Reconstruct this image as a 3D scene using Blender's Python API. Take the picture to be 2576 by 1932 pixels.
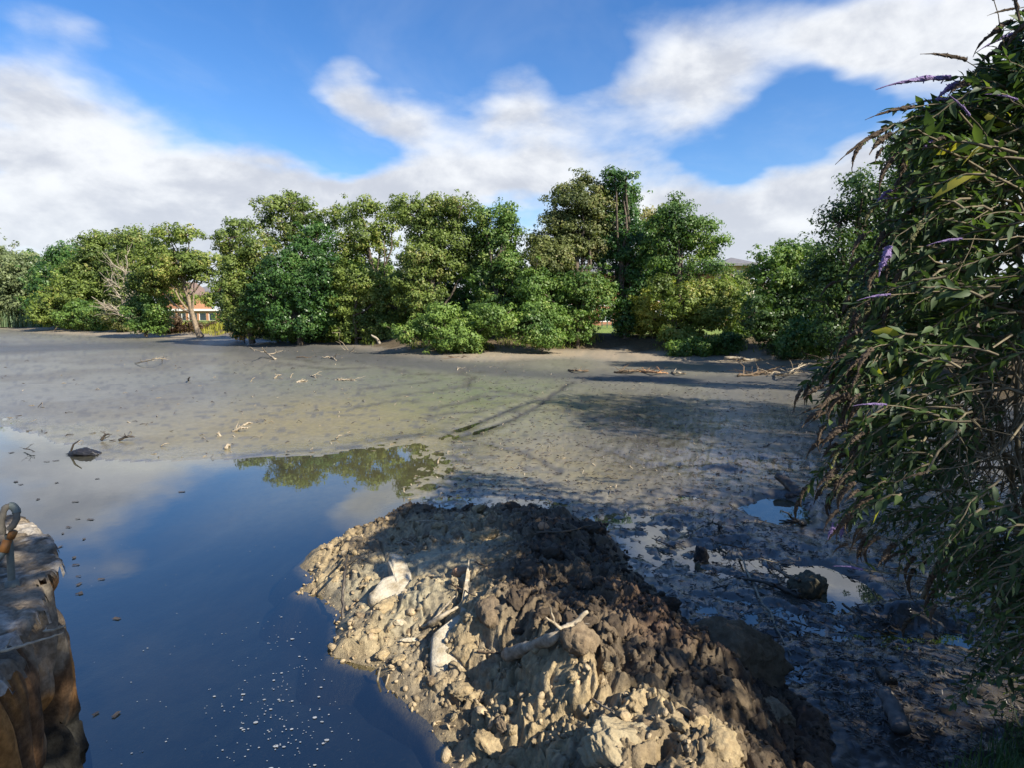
import bpy, math, random
import numpy as np

# ------------------------------------------------------------------ camera, sky, sun, exposure
scene = bpy.context.scene
for o in list(bpy.data.objects):
    bpy.data.objects.remove(o)
COL = scene.collection

PITCH = math.radians(6.8)
FPX = 1535.0
CAMZ = 2.8
cam_data = bpy.data.cameras.new('camera')
cam_data.sensor_width = 36.0
cam_data.lens = 36.0 * FPX / 2576.0
cam_data.clip_start = 0.05
cam_data.clip_end = 6000
cam = bpy.data.objects.new('camera', cam_data)
cam.location = (0, 0, CAMZ)
cam.rotation_euler = (math.radians(90) - PITCH, 0, 0)
COL.objects.link(cam)
scene.camera = cam

SUN_EL = math.radians(37)
SUN_H = (0.80, -0.60)                       # horizontal direction towards the sun: right and behind
SUN_S = np.array([SUN_H[0] * math.cos(SUN_EL), SUN_H[1] * math.cos(SUN_EL), math.sin(SUN_EL)])
sun_data = bpy.data.lights.new('sun', 'SUN')
sun_data.energy = 5.0
sun_data.angle = math.radians(0.5)
sun_data.color = (1.0, 0.93, 0.80)
sun = bpy.data.objects.new('sun', sun_data)
from mathutils import Vector, Matrix, Quaternion
sun.rotation_euler = Vector(SUN_S).to_track_quat('Z', 'Y').to_euler()
sun.location = (20, -15, 30)
COL.objects.link(sun)

scene.view_settings.view_transform = 'Standard'
scene.view_settings.look = 'None'
scene.view_settings.exposure = 0.93
scene.view_settings.gamma = 1.0
scene.view_settings.use_curve_mapping = False
scene.render.engine = 'CYCLES'
try:
    scene.cycles.use_denoising = True
    scene.cycles.max_bounces = 7
    scene.cycles.transparent_max_bounces = 12
    scene.cycles.diffuse_bounces = 3
    scene.cycles.glossy_bounces = 3
    scene.cycles.transmission_bounces = 4
    scene.cycles.caustics_reflective = False
    scene.cycles.caustics_refractive = False
    scene.cycles.sample_clamp_indirect = 4.0
except Exception:
    pass

RF = np.array([0, math.cos(PITCH), -math.sin(PITCH)])
RU = np.array([0, math.sin(PITCH), math.cos(PITCH)])
RR = np.array([1.0, 0, 0])
def ray(px, py):
    return RF * FPX + RR * (px - 1288.0) + RU * (966.0 - py)
def P(px, py, z=0.0):
    """point of the place at height z seen at that pixel of the survey photograph"""
    d = ray(px, py); t = (z - CAMZ) / d[2]
    return np.array([d[0] * t, d[1] * t, z])
def Y(px, py, y):
    d = ray(px, py); t = y / d[1]
    return np.array([d[0] * t, y, CAMZ + d[2] * t])

# ---- world
world = bpy.data.worlds.new('World')
scene.world = world
world.use_nodes = True
wt = world.node_tree
wt.nodes.clear()
class NG:
    def __init__(s, t): s.t = t
    def n(s, kind, **kw):
        nd = s.t.nodes.new(kind)
        for k, v in kw.items(): setattr(nd, k, v)
        return nd
    def link(s, a, b): s.t.links.new(a, b)
    def _in(s, sock, v):
        if v is None: return
        if hasattr(v, 'is_output') or isinstance(v, bpy.types.NodeSocket): s.t.links.new(v, sock)
        else: sock.default_value = v
    def math(s, op, a, b=None, c=None, clamp=False):
        nd = s.n('ShaderNodeMath', operation=op, use_clamp=clamp)
        s._in(nd.inputs[0], a); s._in(nd.inputs[1], b); s._in(nd.inputs[2], c)
        return nd.outputs[0]
    def vec(s, op, a, b=None, scale=None):
        nd = s.n('ShaderNodeVectorMath', operation=op)
        s._in(nd.inputs[0], a); s._in(nd.inputs[1], b)
        if scale is not None: s._in(nd.inputs['Scale'], scale)
        return nd.outputs['Value'] if op in ('LENGTH', 'DOT_PRODUCT', 'DISTANCE') else nd.outputs['Vector']
    def noise(s, vec, scale, detail=4, rough=0.55, dist=0.0, out='Fac', w=None):
        nd = s.n('ShaderNodeTexNoise')
        s._in(nd.inputs['Vector'], vec); nd.inputs['Scale'].default_value = scale
        nd.inputs['Detail'].default_value = detail; nd.inputs['Roughness'].default_value = rough
        nd.inputs['Distortion'].default_value = dist
        return nd.outputs[out]
    def mapr(s, v, a, b, c=0.0, d=1.0, smooth=True):
        nd = s.n('ShaderNodeMapRange', interpolation_type='SMOOTHSTEP' if smooth else 'LINEAR')
        s._in(nd.inputs['Value'], v)
        for i, x in zip((1, 2, 3, 4), (a, b, c, d)): s._in(nd.inputs[i], x)
        return nd.outputs[0]
    def mix(s, f, a, b, blend='MIX'):
        nd = s.n('ShaderNodeMix', data_type='RGBA', blend_type=blend)
        s._in(nd.inputs[0], f); s._in(nd.inputs[6], c4(a)); s._in(nd.inputs[7], c4(b))
        return nd.outputs[2]
    def xyz(s, x, y, z=0.0):
        nd = s.n('ShaderNodeCombineXYZ')
        for i, v in enumerate((x, y, z)): s._in(nd.inputs[i], v)
        return nd.outputs[0]
def c4(a):
    if isinstance(a, (tuple, list)) and len(a) == 3: return (a[0], a[1], a[2], 1.0)
    return a

g = NG(wt)
SKY_STRENGTH = 0.12
sky = g.n('ShaderNodeTexSky', sky_type='NISHITA')
sky.sun_disc = False
sky.sun_elevation = SUN_EL
sky.sun_rotation = math.atan2(SUN_H[0], SUN_H[1])
sky.air_density = 1.0
sky.dust_density = 0.3
sky.ozone_density = 3.0
hs = g.n('ShaderNodeHueSaturation')
hs.inputs['Saturation'].default_value = 1.28
hs.inputs['Value'].default_value = 0.82
hs.inputs['Hue'].default_value = 0.508
g.link(sky.outputs[0], hs.inputs['Color'])
tc = g.n('ShaderNodeTexCoord').outputs['Generated']
dirv = g.vec('NORMALIZE', tc)
sp = g.n('ShaderNodeSeparateXYZ'); g.link(dirv, sp.inputs[0])
dx, dy, dz = sp.outputs
az = g.math('ARCTAN2', dx, dy)
el = g.math('ARCSINE', dz)
# cloud sheet coordinates: perspective of a flat layer
zz = g.math('ADD', g.math('MAXIMUM', dz, 0.0), 0.22)
sheet = g.xyz(g.math('DIVIDE', dx, zz), g.math('DIVIDE', dy, zz), 0.0)
warp = g.vec('SUBTRACT', g.noise(sheet, 1.6, 4, 0.6, out='Color'), (0.5, 0.5, 0.5))
ae = g.vec('ADD', g.xyz(az, el, 0.0), g.vec('MULTIPLY', warp, (0.20, 0.12, 0.0)))
# (centre x, centre y, half width, half height, weight) of the cloud banks, on the survey photograph
BLOBS = [
    (60, 300, 330, 130, .75), (330, 400, 330, 120, .70), (650, 460, 300, 90, .75), (900, 500, 260, 80, .6), (250, 560, 500, 130, .55),
    (40, 190, 170, 70, .35), (120, 40, 240, 70, .45), (600, 112, 80, 30, .42),
    (1180, 380, 330, 140, .75), (870, 200, 120, 50, .60), (960, 260, 120, 60, .45), (1290, 230, 130, 90, .55), (1120, 480, 260, 90, .6),
    (1420, 330, 150, 110, .40), (1560, 470, 420, 90, .6),
    (1680, 240, 230, 110, .72), (1790, 110, 230, 120, .60), (1620, 60, 180, 80, .45), (2320, 60, 300, 120, .85), (2480, 220, 300, 160, .6), (2120, 60, 200, 70, .5),
    (2200, 460, 300, 100, .8), (1900, 560, 500, 90, .7), (2420, 430, 250, 120, .6),
    (560, 80, 280, 170, -.55), (1200, 70, 300, 120, -.50), (850, 350, 140, 60, -.75), (680, 260, 150, 70, -.6), (2080, 260, 130, 90, -.95), (1960, 300, 120, 90, -.45), (1830, 400, 170, 40, -.65),
    (60, 650, 130, 50, -.40), (1500, 150, 90, 70, -.35),
    (900, -420, 1500, 380, -.55), (300, -200, 700, 150, -.30),
]
tot = None
for (cx, cy, rx, ry, w) in BLOBS:
    d = ray(cx, cy); d = d / np.linalg.norm(d)
    a0, e0 = math.atan2(d[0], d[1]), math.asin(d[2])
    k = FPX / np.linalg.norm(ray(cx, cy)[[0, 1]]) if True else 1
    v = g.vec('MULTIPLY', g.vec('SUBTRACT', ae, (a0, e0, 0.0)), (FPX / rx / max(k, .6), FPX / ry, 0.0))
    m = g.mapr(g.vec('LENGTH', v), 0.15, 1.25, w, 0.0)
    tot = m if tot is None else g.math('ADD', tot, m)
fb = g.noise(sheet, 2.1, 7, 0.56, 0.25)
puff = g.vec('MULTIPLY', dirv, (1.0, 1.0, 1.7))
fb2 = g.noise(puff, 6.0, 8, 0.58, 0.2)
fb2o = g.noise(g.vec('ADD', puff, (0.020, -0.016, 0.030)), 6.0, 8, 0.58, 0.2)
dens = g.math('ADD', tot, g.math('MULTIPLY', g.math('SUBTRACT', fb, 0.5), 1.5))
dens = g.math('ADD', dens, g.math('MULTIPLY', g.math('SUBTRACT', fb2, 0.5), 0.75))
low = g.mapr(el, 0.02, 0.25, 1.1, 0.0)
dens = g.math('ADD', dens, low)
cover = g.mapr(dens, -0.02, 0.98)
# brightness: thick centres a little greyer, sunlit shoulders white
sh = g.noise(puff, 2.2, 5, 0.55)
sh = g.math('ADD', sh, g.math('MULTIPLY', g.math('SUBTRACT', fb2o, fb2), 1.1))
shade = g.mapr(g.math('ADD', g.math('MULTIPLY', sh, 0.9), g.math('MULTIPLY', g.math('MINIMUM', dens, 1.0), 0.18)), 0.42, 0.80)
lum = g.mix(shade, (0.515, 0.528, 0.545), (0.33, 0.35, 0.395))
lum = g.mix(g.mapr(el, -0.02, 0.20, 0.55, 0.0), lum, (0.43, 0.465, 0.51))
cloudcol = g.vec('SCALE', lum, scale=1.0 / SKY_STRENGTH)
veil = g.mapr(g.noise(sheet, 1.1, 6, 0.62, 0.6), 0.42, 0.80, 0.0, 0.2)
cover = g.math('MAXIMUM', cover, veil)
cm = g.mix(g.math('MULTIPLY', cover, 0.98), hs.outputs[0], cloudcol)
bg = g.n('ShaderNodeBackground'); g.link(cm, bg.inputs[0]); bg.inputs[1].default_value = SKY_STRENGTH
wo = g.n('ShaderNodeOutputWorld'); g.link(bg.outputs[0], wo.inputs[0])

# ------------------------------------------------------------------ numpy noise
def _h(ix, iy, seed):
    n = (ix.astype(np.int64) * 374761393 + iy.astype(np.int64) * 668265263 + seed * 974711) & 0x7fffffff
    n = ((n ^ (n >> 13)) * 1274126177) & 0x7fffffff
    n = (n ^ (n >> 16)) & 0xffffff
    return n / float(0xffffff)
def vn(x, y, seed=0):
    ix = np.floor(x); iy = np.floor(y); fx = x - ix; fy = y - iy
    fx = fx * fx * fx * (fx * (fx * 6 - 15) + 10); fy = fy * fy * fy * (fy * (fy * 6 - 15) + 10)
    a = _h(ix, iy, seed); b = _h(ix + 1, iy, seed); c = _h(ix, iy + 1, seed); d = _h(ix + 1, iy + 1, seed)
    return (a + (b - a) * fx) * (1 - fy) + (c + (d - c) * fx) * fy
def fbm(x, y, seed=0, oct=4, gain=0.5):
    s = 0; a = 1; t = 0
    for i in range(oct):
        s = s + a * vn(x, y, seed + i * 17); t += a; a *= gain
        x, y = 1.9 * x * .8 - 1.9 * y * .6 + 3.1, 1.9 * x * .6 + 1.9 * y * .8 + 1.7
    return s / t
def worley(x, y, seed=0):
    ix = np.floor(x); iy = np.floor(y)
    f1 = np.full(x.shape, 9.0); f2 = np.full(x.shape, 9.0); cid = np.zeros(x.shape)
    for i in (-1, 0, 1):
        for j in (-1, 0, 1):
            cx, cy = ix + i, iy + j
            px = cx + _h(cx, cy, seed); py = cy + _h(cx, cy, seed + 7)
            d = np.hypot(x - px, y - py)
            closer = d < f1
            f2 = np.where(closer, f1, np.minimum(f2, d))
            cid = np.where(closer, _h(cx, cy, seed + 13), cid)
            f1 = np.where(closer, d, f1)
    return f1, f2, cid
def sstep(x, a, b):
    t = np.clip((x - a) / (b - a), 0, 1); return t * t * (3 - 2 * t)
def sdf(x, y, poly):
    """signed distance, positive inside"""
    poly = np.asarray(poly, float); n = len(poly)
    best = np.full(x.shape, 1e9); inside = np.zeros(x.shape, bool)
    for i in range(n):
        ax, ay = poly[i]; bx, by = poly[(i + 1) % n]
        ex, ey = bx - ax, by - ay
        t = np.clip(((x - ax) * ex + (y - ay) * ey) / (ex * ex + ey * ey + 1e-12), 0, 1)
        best = np.minimum(best, np.hypot(x - ax - t * ex, y - ay - t * ey))
        cond = ((ay > y) != (by > y))
        with np.errstate(divide='ignore', invalid='ignore'):
            xi = (bx - ax) * (y - ay) / (by - ay + 1e-12) + ax
        inside ^= cond & (x < xi)
    return np.where(inside, best, -best)
def pld(x, y, pts):
    best = np.full(x.shape, 1e9)
    for (ax, ay), (bx, by) in zip(pts[:-1], pts[1:]):
        ex, ey = bx - ax, by - ay
        t = np.clip(((x - ax) * ex + (y - ay) * ey) / (ex * ex + ey * ey + 1e-12), 0, 1)
        best = np.minimum(best, np.hypot(x - ax - t * ex, y - ay - t * ey))
    return best
def G(pts, z=0.0): return [tuple(P(a, b, z)[:2]) for a, b in pts]

# ------------------------------------------------------------------ object helpers
def setp(o, label=None, cat=None, group=None, kind=None):
    if label: o['label'] = label
    if cat: o['category'] = cat
    if group: o['group'] = group
    if kind: o['kind'] = kind
    return o
def mesh_np(name, verts, faces, mat=None, smooth=False, cols=None, fattr=None):
    """verts (N,3), faces (M,k) with one k"""
    verts = np.asarray(verts, np.float32); faces = np.asarray(faces, np.int32)
    me = bpy.data.meshes.new(name)
    k = faces.shape[1]; m = len(faces)
    me.vertices.add(len(verts)); me.vertices.foreach_set('co', verts.ravel())
    me.loops.add(m * k); me.loops.foreach_set('vertex_index', faces.ravel())
    me.polygons.add(m); me.polygons.foreach_set('loop_start', np.arange(0, m * k, k, dtype=np.int32))
    me.polygons.foreach_set('loop_total', np.full(m, k, np.int32))
    me.polygons.foreach_set('use_smooth', np.full(m, smooth, bool))
    if cols:
        for an, arr in cols.items():
            arr = np.asarray(arr, np.float32)
            if arr.ndim == 2:
                a = me.color_attributes.new(an, 'FLOAT_COLOR', 'POINT')
                if arr.shape[1] == 3: arr = np.concatenate([arr, np.ones((len(arr), 1), np.float32)], 1)
                a.data.foreach_set('color', arr.ravel())
            else:
                a = me.attributes.new(an, 'FLOAT', 'POINT'); a.data.foreach_set('value', arr)
    if fattr is not None:
        a = me.attributes.new('lr', 'FLOAT', 'FACE'); a.data.foreach_set('value', np.asarray(fattr, np.float32))
    me.update(calc_edges=True)
    if mat: me.materials.append(mat)
    return me
def link(name, me, parent=None, loc=(0, 0, 0)):
    o = bpy.data.objects.new(name, me); COL.objects.link(o)
    o.location = loc
    if parent is not None: o.parent = parent
    return o
def empty(name, loc, label, cat, group=None, rz=0.0):
    o = bpy.data.objects.new(name, None); COL.objects.link(o)
    o.location = tuple(float(c) for c in loc); o.rotation_euler = (0, 0, rz); o.empty_display_size = 0.2
    return setp(o, label, cat, group)

class MB:
    """collects tris/quads with plain lists"""
    def __init__(s): s.v = []; s.f = []
    def box(s, x0, x1, y0, y1, z0, z1):
        n = len(s.v)
        s.v += [(x0, y0, z0), (x1, y0, z0), (x1, y1, z0), (x0, y1, z0), (x0, y0, z1), (x1, y0, z1), (x1, y1, z1), (x0, y1, z1)]
        s.f += [(n, n + 3, n + 2, n + 1), (n + 4, n + 5, n + 6, n + 7), (n, n + 1, n + 5, n + 4), (n + 1, n + 2, n + 6, n + 5), (n + 2, n + 3, n + 7, n + 6), (n + 3, n, n + 4, n + 7)]
    def poly(s, pts):
        n = len(s.v); s.v += [tuple(p) for p in pts]; s.f.append(tuple(range(n, n + len(pts))))
    def mesh(s, name, mat, smooth=False):
        me = bpy.data.meshes.new(name); me.from_pydata(s.v, [], s.f); me.update()
        if smooth:
            for p in me.polygons: p.use_smooth = True
        if mat: me.materials.append(mat)
        return me

def tube_arrays(paths, sides=6, rng=None, rough=0.0):
    """paths: list of (pts (n,3), radii (n,)); returns verts, quad faces"""
    V = []; F = []; base = 0
    ang = np.arange(sides) * 2 * math.pi / sides
    for pts, rad in paths:
        pts = np.asarray(pts, float); rad = np.asarray(rad, float); n = len(pts)
        t = np.gradient(pts, axis=0); t /= (np.linalg.norm(t, axis=1, keepdims=True) + 1e-9)
        ref = np.array([0, 0, 1.0]) if abs(t[:, 2]).mean() < 0.8 else np.array([1.0, 0, 0])
        u = np.cross(t, ref); u /= (np.linalg.norm(u, axis=1, keepdims=True) + 1e-9)
        w = np.cross(t, u)
        rr = rad[:, None] * np.ones((1, sides))
        if rng is not None and rough > 0: rr = rr * (1 + rough * rng.uniform(-1, 1, rr.shape))
        ring = pts[:, None, :] + rr[:, :, None] * (np.cos(ang)[None, :, None] * u[:, None, :] + np.sin(ang)[None, :, None] * w[:, None, :])
        V.append(ring.reshape(-1, 3))
        i = np.arange(n - 1)[:, None] * sides; j = np.arange(sides)[None, :]; j2 = (j + 1) % sides
        F.append(np.stack([base + i + j, base + i + j2, base + i + sides + j2, base + i + sides + j], -1).reshape(-1, 4))
        # end caps as fans of quads (collapsed) are left open at the fat end; the tip tapers shut
        base += n * sides
    return np.concatenate(V), np.concatenate(F)
def wiggle(a, b, n, amp, rng, sag=0.0):
    a = np.asarray(a, float); b = np.asarray(b, float)
    t = np.linspace(0, 1, n)[:, None]
    p = a + (b - a) * t
    L = np.linalg.norm(b - a)
    off = rng.normal(0, 1, (n, 3)); off[0] = 0; off[-1] = 0
    off = (off + np.roll(off, 1, 0)) / 2; off[0] = 0; off[-1] = 0
    p = p + off * amp * L
    p[:, 2] += sag * L * 4 * (t[:, 0] * (1 - t[:, 0]))
    return p

# ------------------------------------------------------------------ materials
def mat(name, build):
    m = bpy.data.materials.new(name); m.use_nodes = True
    t = m.node_tree; t.nodes.clear(); gg = NG(t)
    out = gg.n('ShaderNodeOutputMaterial')
    gg.link(build(gg), out.inputs[0])
    return m
def principled(gg, col, rough=0.8, spec=0.5, bump=None, bstr=0.4, bdist=0.02, metal=0.0):
    b = gg.n('ShaderNodeBsdfPrincipled')
    gg._in(b.inputs['Base Color'], c4(col)); gg._in(b.inputs['Roughness'], rough); gg._in(b.inputs['Specular IOR Level'], spec)
    b.inputs['Metallic'].default_value = metal
    if bump is not None:
        bn = gg.n('ShaderNodeBump'); bn.inputs['Strength'].default_value = bstr; bn.inputs['Distance'].default_value = bdist
        gg._in(bn.inputs['Height'], bump); gg.link(bn.outputs[0], b.inputs['Normal'])
    return b.outputs[0]
def attr(gg, name, out='Color'):
    a = gg.n('ShaderNodeAttribute', attribute_name=name); return a.outputs[out]
def pos(gg): return gg.n('ShaderNodeNewGeometry').outputs['Position']

def leaf_mat(name, c1, c2, c3, trans=0.35, rough=0.5, nscale=0.35):
    def b(gg):
        r = attr(gg, 'lr', 'Fac')
        n = gg.noise(pos(gg), nscale, 3)
        f = gg.math('ADD', gg.math('MULTIPLY', r, 0.55), gg.math('MULTIPLY', gg.mapr(n, 0.35, 0.65), 0.45))
        c = gg.mix(gg.mapr(f, 0.15, 0.62), c1, c2)
        c = gg.mix(gg.mapr(r, 0.86, 1.0), c, c3)
        p = principled(gg, c, rough, 0.35)
        tr = gg.n('ShaderNodeBsdfTranslucent'); 
        gg.link(gg.mix(1.0, c, (1.25, 1.35, 0.55), 'MULTIPLY'), tr.inputs[0])
        mx = gg.n('ShaderNodeMixShader'); mx.inputs[0].default_value = trans
        gg.link(p, mx.inputs[1]); gg.link(tr.outputs[0], mx.inputs[2])
        return mx.outputs[0]
    return mat(name, b)
def simple(name, c1, c2, scale=6.0, rough=0.85, bstr=0.4, bdist=0.01, spec=0.3, stretch=None):
    def b(gg):
        v = gg.n('ShaderNodeTexCoord').outputs['Object']
        if stretch: v = gg.vec('MULTIPLY', v, stretch)
        n = gg.noise(v, scale, 6, 0.62)
        return principled(gg, gg.mix(gg.mapr(n, 0.32, 0.68), c1, c2), rough, spec, gg.noise(v, scale * 3.1, 6, 0.65), bstr, bdist)
    return mat(name, b)
BARK = simple('bark', (.16, .125, .09), (.05, .04, .03), 5.0, 0.9, 0.8, 0.03)
BARK_PALE = simple('bark_pale', (.40, .35, .27), (.22, .18, .13), 6.0, 0.9, 0.6, 0.02)
DEADWOOD = simple('weathered_wood', (.43, .36, .26), (.22, .175, .115), 22.0, 0.85, 0.6, 0.006)
DARKWOOD = simple('wet_wood', (.035, .028, .022), (.085, .066, .045), 14.0, 0.45, 0.6, 0.006, 0.5)
BROWNWOOD = simple('brown_wood', (.20, .14, .085), (.10, .07, .045), 14.0, 0.8, 0.6, 0.006)
# ------------------------------------------------------------------ the lie of the land
FARSHORE = [(-40, 824), (100, 826), (200, 836), (330, 842), (470, 846), (560, 852), (680, 864), (770, 869), (880, 874), (960, 886), (1060, 893),
            (1150, 898), (1260, 892), (1400, 890), (1520, 891), (1640, 899), (1760, 901), (1880, 904), (2000, 912), (2120, 918)]
shore = G(FARSHORE)
POND = [(-210, 150), (-150, 120)] + shore + [(15.2, 28.5), (13.9, 25.5), (14.3, 20), (14.6, 15), (13.2, 10.5), (10.6, 7.4), (7.6, 5.4), (5.0, 4.2), (3.4, 3.55), (2.35, 3.0),
        (1.6, 2.1), (1.0, 1.2), (0.6, 0.8), (-1.0, 0.7), (-2.3, 1.0), (-2.7, 2.0), (-3.1, 2.8), (-4.2, 3.3), (-6.5, 4.2), (-9.5, 5.4), (-22, 12), (-60, 20), (-210, 40)]
WATER = G([(-700, 1010), (-300, 1040), (0, 1066), (60, 1086), (128, 1100), (150, 1118), (205, 1132), (262, 1158), (380, 1163), (560, 1160), (700, 1152), (830, 1143), (925, 1126),
           (962, 1113), (1035, 1104), (1108, 1100), (1150, 1092), (1132, 1115), (1108, 1150), (1142, 1180), (1128, 1215), (1085, 1250), (1040, 1282)]) + \
        [tuple(P(*q)[:2]) for q in [(1060, 1300), (1300, 1500), (1400, 1900)]] + [(0.0, 1.5), (-2.5, .8), (-9, 3), (-40, 14), (-150, 30)]
PUDDLE1 = G([(1885, 1285), (1925, 1268), (1955, 1258), (1990, 1268), (2008, 1292), (2002, 1316), (1960, 1311), (1920, 1300)])
PUDDLE2 = G([(2030, 1440), (2075, 1442), (2140, 1475), (2175, 1500), (2120, 1508), (2050, 1495)])
FILMS = [  # (centre px, radii in metres, drop)
    ((1640, 1330), (1.1, .85), .040), ((1760, 1400), (1.0, .5), .040), ((1900, 1440), (.8, .4), .038), ((1330, 1268), (1.3, .35), .036), ((1840, 1172), (1.5, .8), .034),
    ((1720, 1255), (.35, .2), .05), ((2170, 1560), (.6, .3), .05), ((2280, 1610), (.55, .25), .055), ((2400, 1590), (.5, .25), .05), ((2480, 1200), (2.0, 1.2), .028), ((1900, 1560), (.9, .45), .030),
    ((1950, 1680), (.5, .25), .02), ((1560, 1310), (.5, .3), .04)]
CH_FAR = G([(-200, 882), (0, 880), (250, 872), (430, 866), (560, 864), (700, 880), (880, 900), (1080, 918), (1300, 940), (1500, 950), (1700, 956), (1900, 958), (2150, 958)])
CH_MID = G([(1105, 1104), (1180, 1075), (1240, 1052), (1310, 1025), (1380, 1003), (1410, 985), (1432, 965), (1500, 955)])
CH_MID2 = G([(1150, 1105), (1230, 1080), (1290, 1058), (1360, 1022), (1395, 990)])
CRACKS = [G(c) for c in ([(1080, 1038), (1160, 1018), (1200, 1000), (1250, 1001)], [(1250, 988), (1330, 1002), (1400, 1012)], [(1170, 978), (1190, 950), (1150, 940), (1180, 925)],
          [(1000, 1000), (1080, 990), (1170, 975)], [(1290, 1040), (1420, 1035), (1520, 1075)], [(1600, 1062), (1500, 1050), (1420, 1040)], [(900, 985), (1010, 972), (1100, 960)], [(1060, 1060), (1120, 1045), (1210, 1040)], [(1010, 940), (1120, 945), (1230, 935)], [(700, 915), (830, 930), (960, 925), (1010, 935)], [(660, 900), (760, 905), (800, 915)], [(900, 1030), (1000, 1012), (1050, 1016)], [(1480, 1130), (1560, 1150), (1640, 1190)], [(1220, 1120), (1330, 1150), (1400, 1195)])]

MOUND = [tuple(P(*q)[:2]) for q in [(1010, 1290), (960, 1306), (900, 1335), (850, 1360), (790, 1390), (752, 1424), (790, 1462), (745, 1488), (800, 1500), (850, 1545), (845, 1600), (838, 1650),
         (880, 1665), (950, 1680), (985, 1740), (1040, 1790), (1085, 1830), (1112, 1880), (1130, 1934)]] + \
        [(-.15, 2.9), (.0, 2.2), (.2, 1.4), (0.9, .8), (1.3, 1.4), (1.7, 2.4)] + \
        [tuple(P(*q)[:2]) for q in [(2110, 1850), (2010, 1750), (1930, 1700), (1850, 1660), (1760, 1600), (1690, 1530), (1640, 1470), (1580, 1400), (1540, 1350), (1520, 1318), (1400, 1300), (1250, 1290), (1120, 1284)]]

def mound_h(x, y):
    d = sdf(x, y, MOUND)
    dw = d + 0.16 * (fbm(x * 2.2, y * 2.2, 5, 4) - .5) * 2
    hm = 0.23 + 0.36 * sstep(8.2 - y, 0, 5.6) 
    # low slick flank on the water side, higher spine right of it
    lx = sstep(x, -1.3, 0.5)
    hm = hm * (0.42 + 0.58 * lx) * (1 - .45 * sstep(x, .9, 2.1))
    h = hm * sstep(dw, 0.0, 0.85) + 0.10 * sstep(dw, 0, .18)
    return h, d

def base_ground(x, y):
    """height of the lake bed and banks without the small relief; also colour masks"""
    r = np.hypot(x, y)
    dp = sdf(x, y, POND)
    dwat = sdf(x, y, WATER)
    jit = 0.35 * (fbm(x * .9, y * .9, 3, 4) - .5) * np.clip(r / 9, .35, 3)
    jit2 = .16 * (fbm(x * 3.1, y * 3.1 , 4, 3) - .5)
    flat = 0.055 + 0.03 * (fbm(x * .16, y * .16, 31, 3) - .5)
    dj = dwat + jit + jit2
    z = np.where(dj < 0, np.minimum(flat, 0.006 + 0.03 * sstep(-dj, 0, 2.2) + 0.03 * sstep(-dj, 1.0, 7.0)), -0.02 - 0.60 * sstep(dj, 0.0, 4.0))
    shallow = sstep(x, -6.0, -2.6) * sstep(y, 7.2, 10.0)
    z = np.where((dj > 0), z * (1 - .86 * shallow), z)
    for poly in (PUDDLE1, PUDDLE2):
        dd = sdf(x, y, poly) + .07 * (fbm(x * 7, y * 7, 9, 3) - .5)
        z = z - 0.13 * sstep(dd, -.30, .02)
    film = np.zeros_like(x)
    for (c, (rx, ry), dr) in FILMS:
        cc = P(*c); q = np.exp(-(((x - cc[0]) / rx) ** 2 + ((y - cc[1]) / ry) ** 2) * 1.2)
        z = z - (dr + .009) * q; film = np.maximum(film, q)
    chf = pld(x, y, CH_FAR); wf = np.clip(0.0020 * np.hypot(x, y) ** 2 + .2, .2, 8)
    cf = np.exp(-(chf / wf) ** 2)
    z = z - 0.020 * cf
    cm_ = np.minimum(pld(x, y, CH_MID), pld(x, y, CH_MID2))
    z = z - 0.034 * np.exp(-(cm_ / .10) ** 2) * (dj < -.3) + .018 * np.exp(-((cm_ - .4) / .2) ** 2)
    ck = np.full_like(x, 9.0)
    for c in CRACKS: ck = np.minimum(ck, pld(x + .25 * (fbm(x * 2, y * 2, 8, 2) - .5), y + .3 * (fbm(x * 2, y * 2, 18, 2) - .5), c))
    z = z - 0.03 * np.exp(-(ck / .06) ** 2)
    # beach rising to the far bank, banks and lawn
    z = z + 0.24 * sstep(-dp, -4.5, 0) * sstep(y, 20, 30)
    far = sstep(y, 12, 20)
    bank_h = (0.75 + .25 * fbm(x * .1, y * .1, 12, 3)) * sstep(-dp + .5 * (fbm(x * .6, y * .6, 41, 3) - .5), 0.0, 3.5)
    near_h = 0.95 * sstep(-dp, -0.1, 1.1) + .25 * sstep(-dp, .8, 4)
    z = np.where(dp < 0, np.maximum(z, 0.02) + far * bank_h + (1 - far) * near_h, z)
    z = z - np.where((dp < .15) & (x < -2.0) & (y < 8.5), .55, 0) * sstep(x, -1.8, -2.4)
    # mounds of mud
    for (cpx, rr, hh) in (((1822, 1183), (.42, .16), .11), ((2290, 1560), (.45, .2), .16), ((1815, 1362), (.5, .08), .05)):
        c = P(*cpx); z = z + hh * np.exp(-(((x - c[0]) / rr[0]) ** 2 + ((y - c[1]) / rr[1]) ** 2))
    return z, dp, dj, film, cf, cm_, ck

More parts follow.
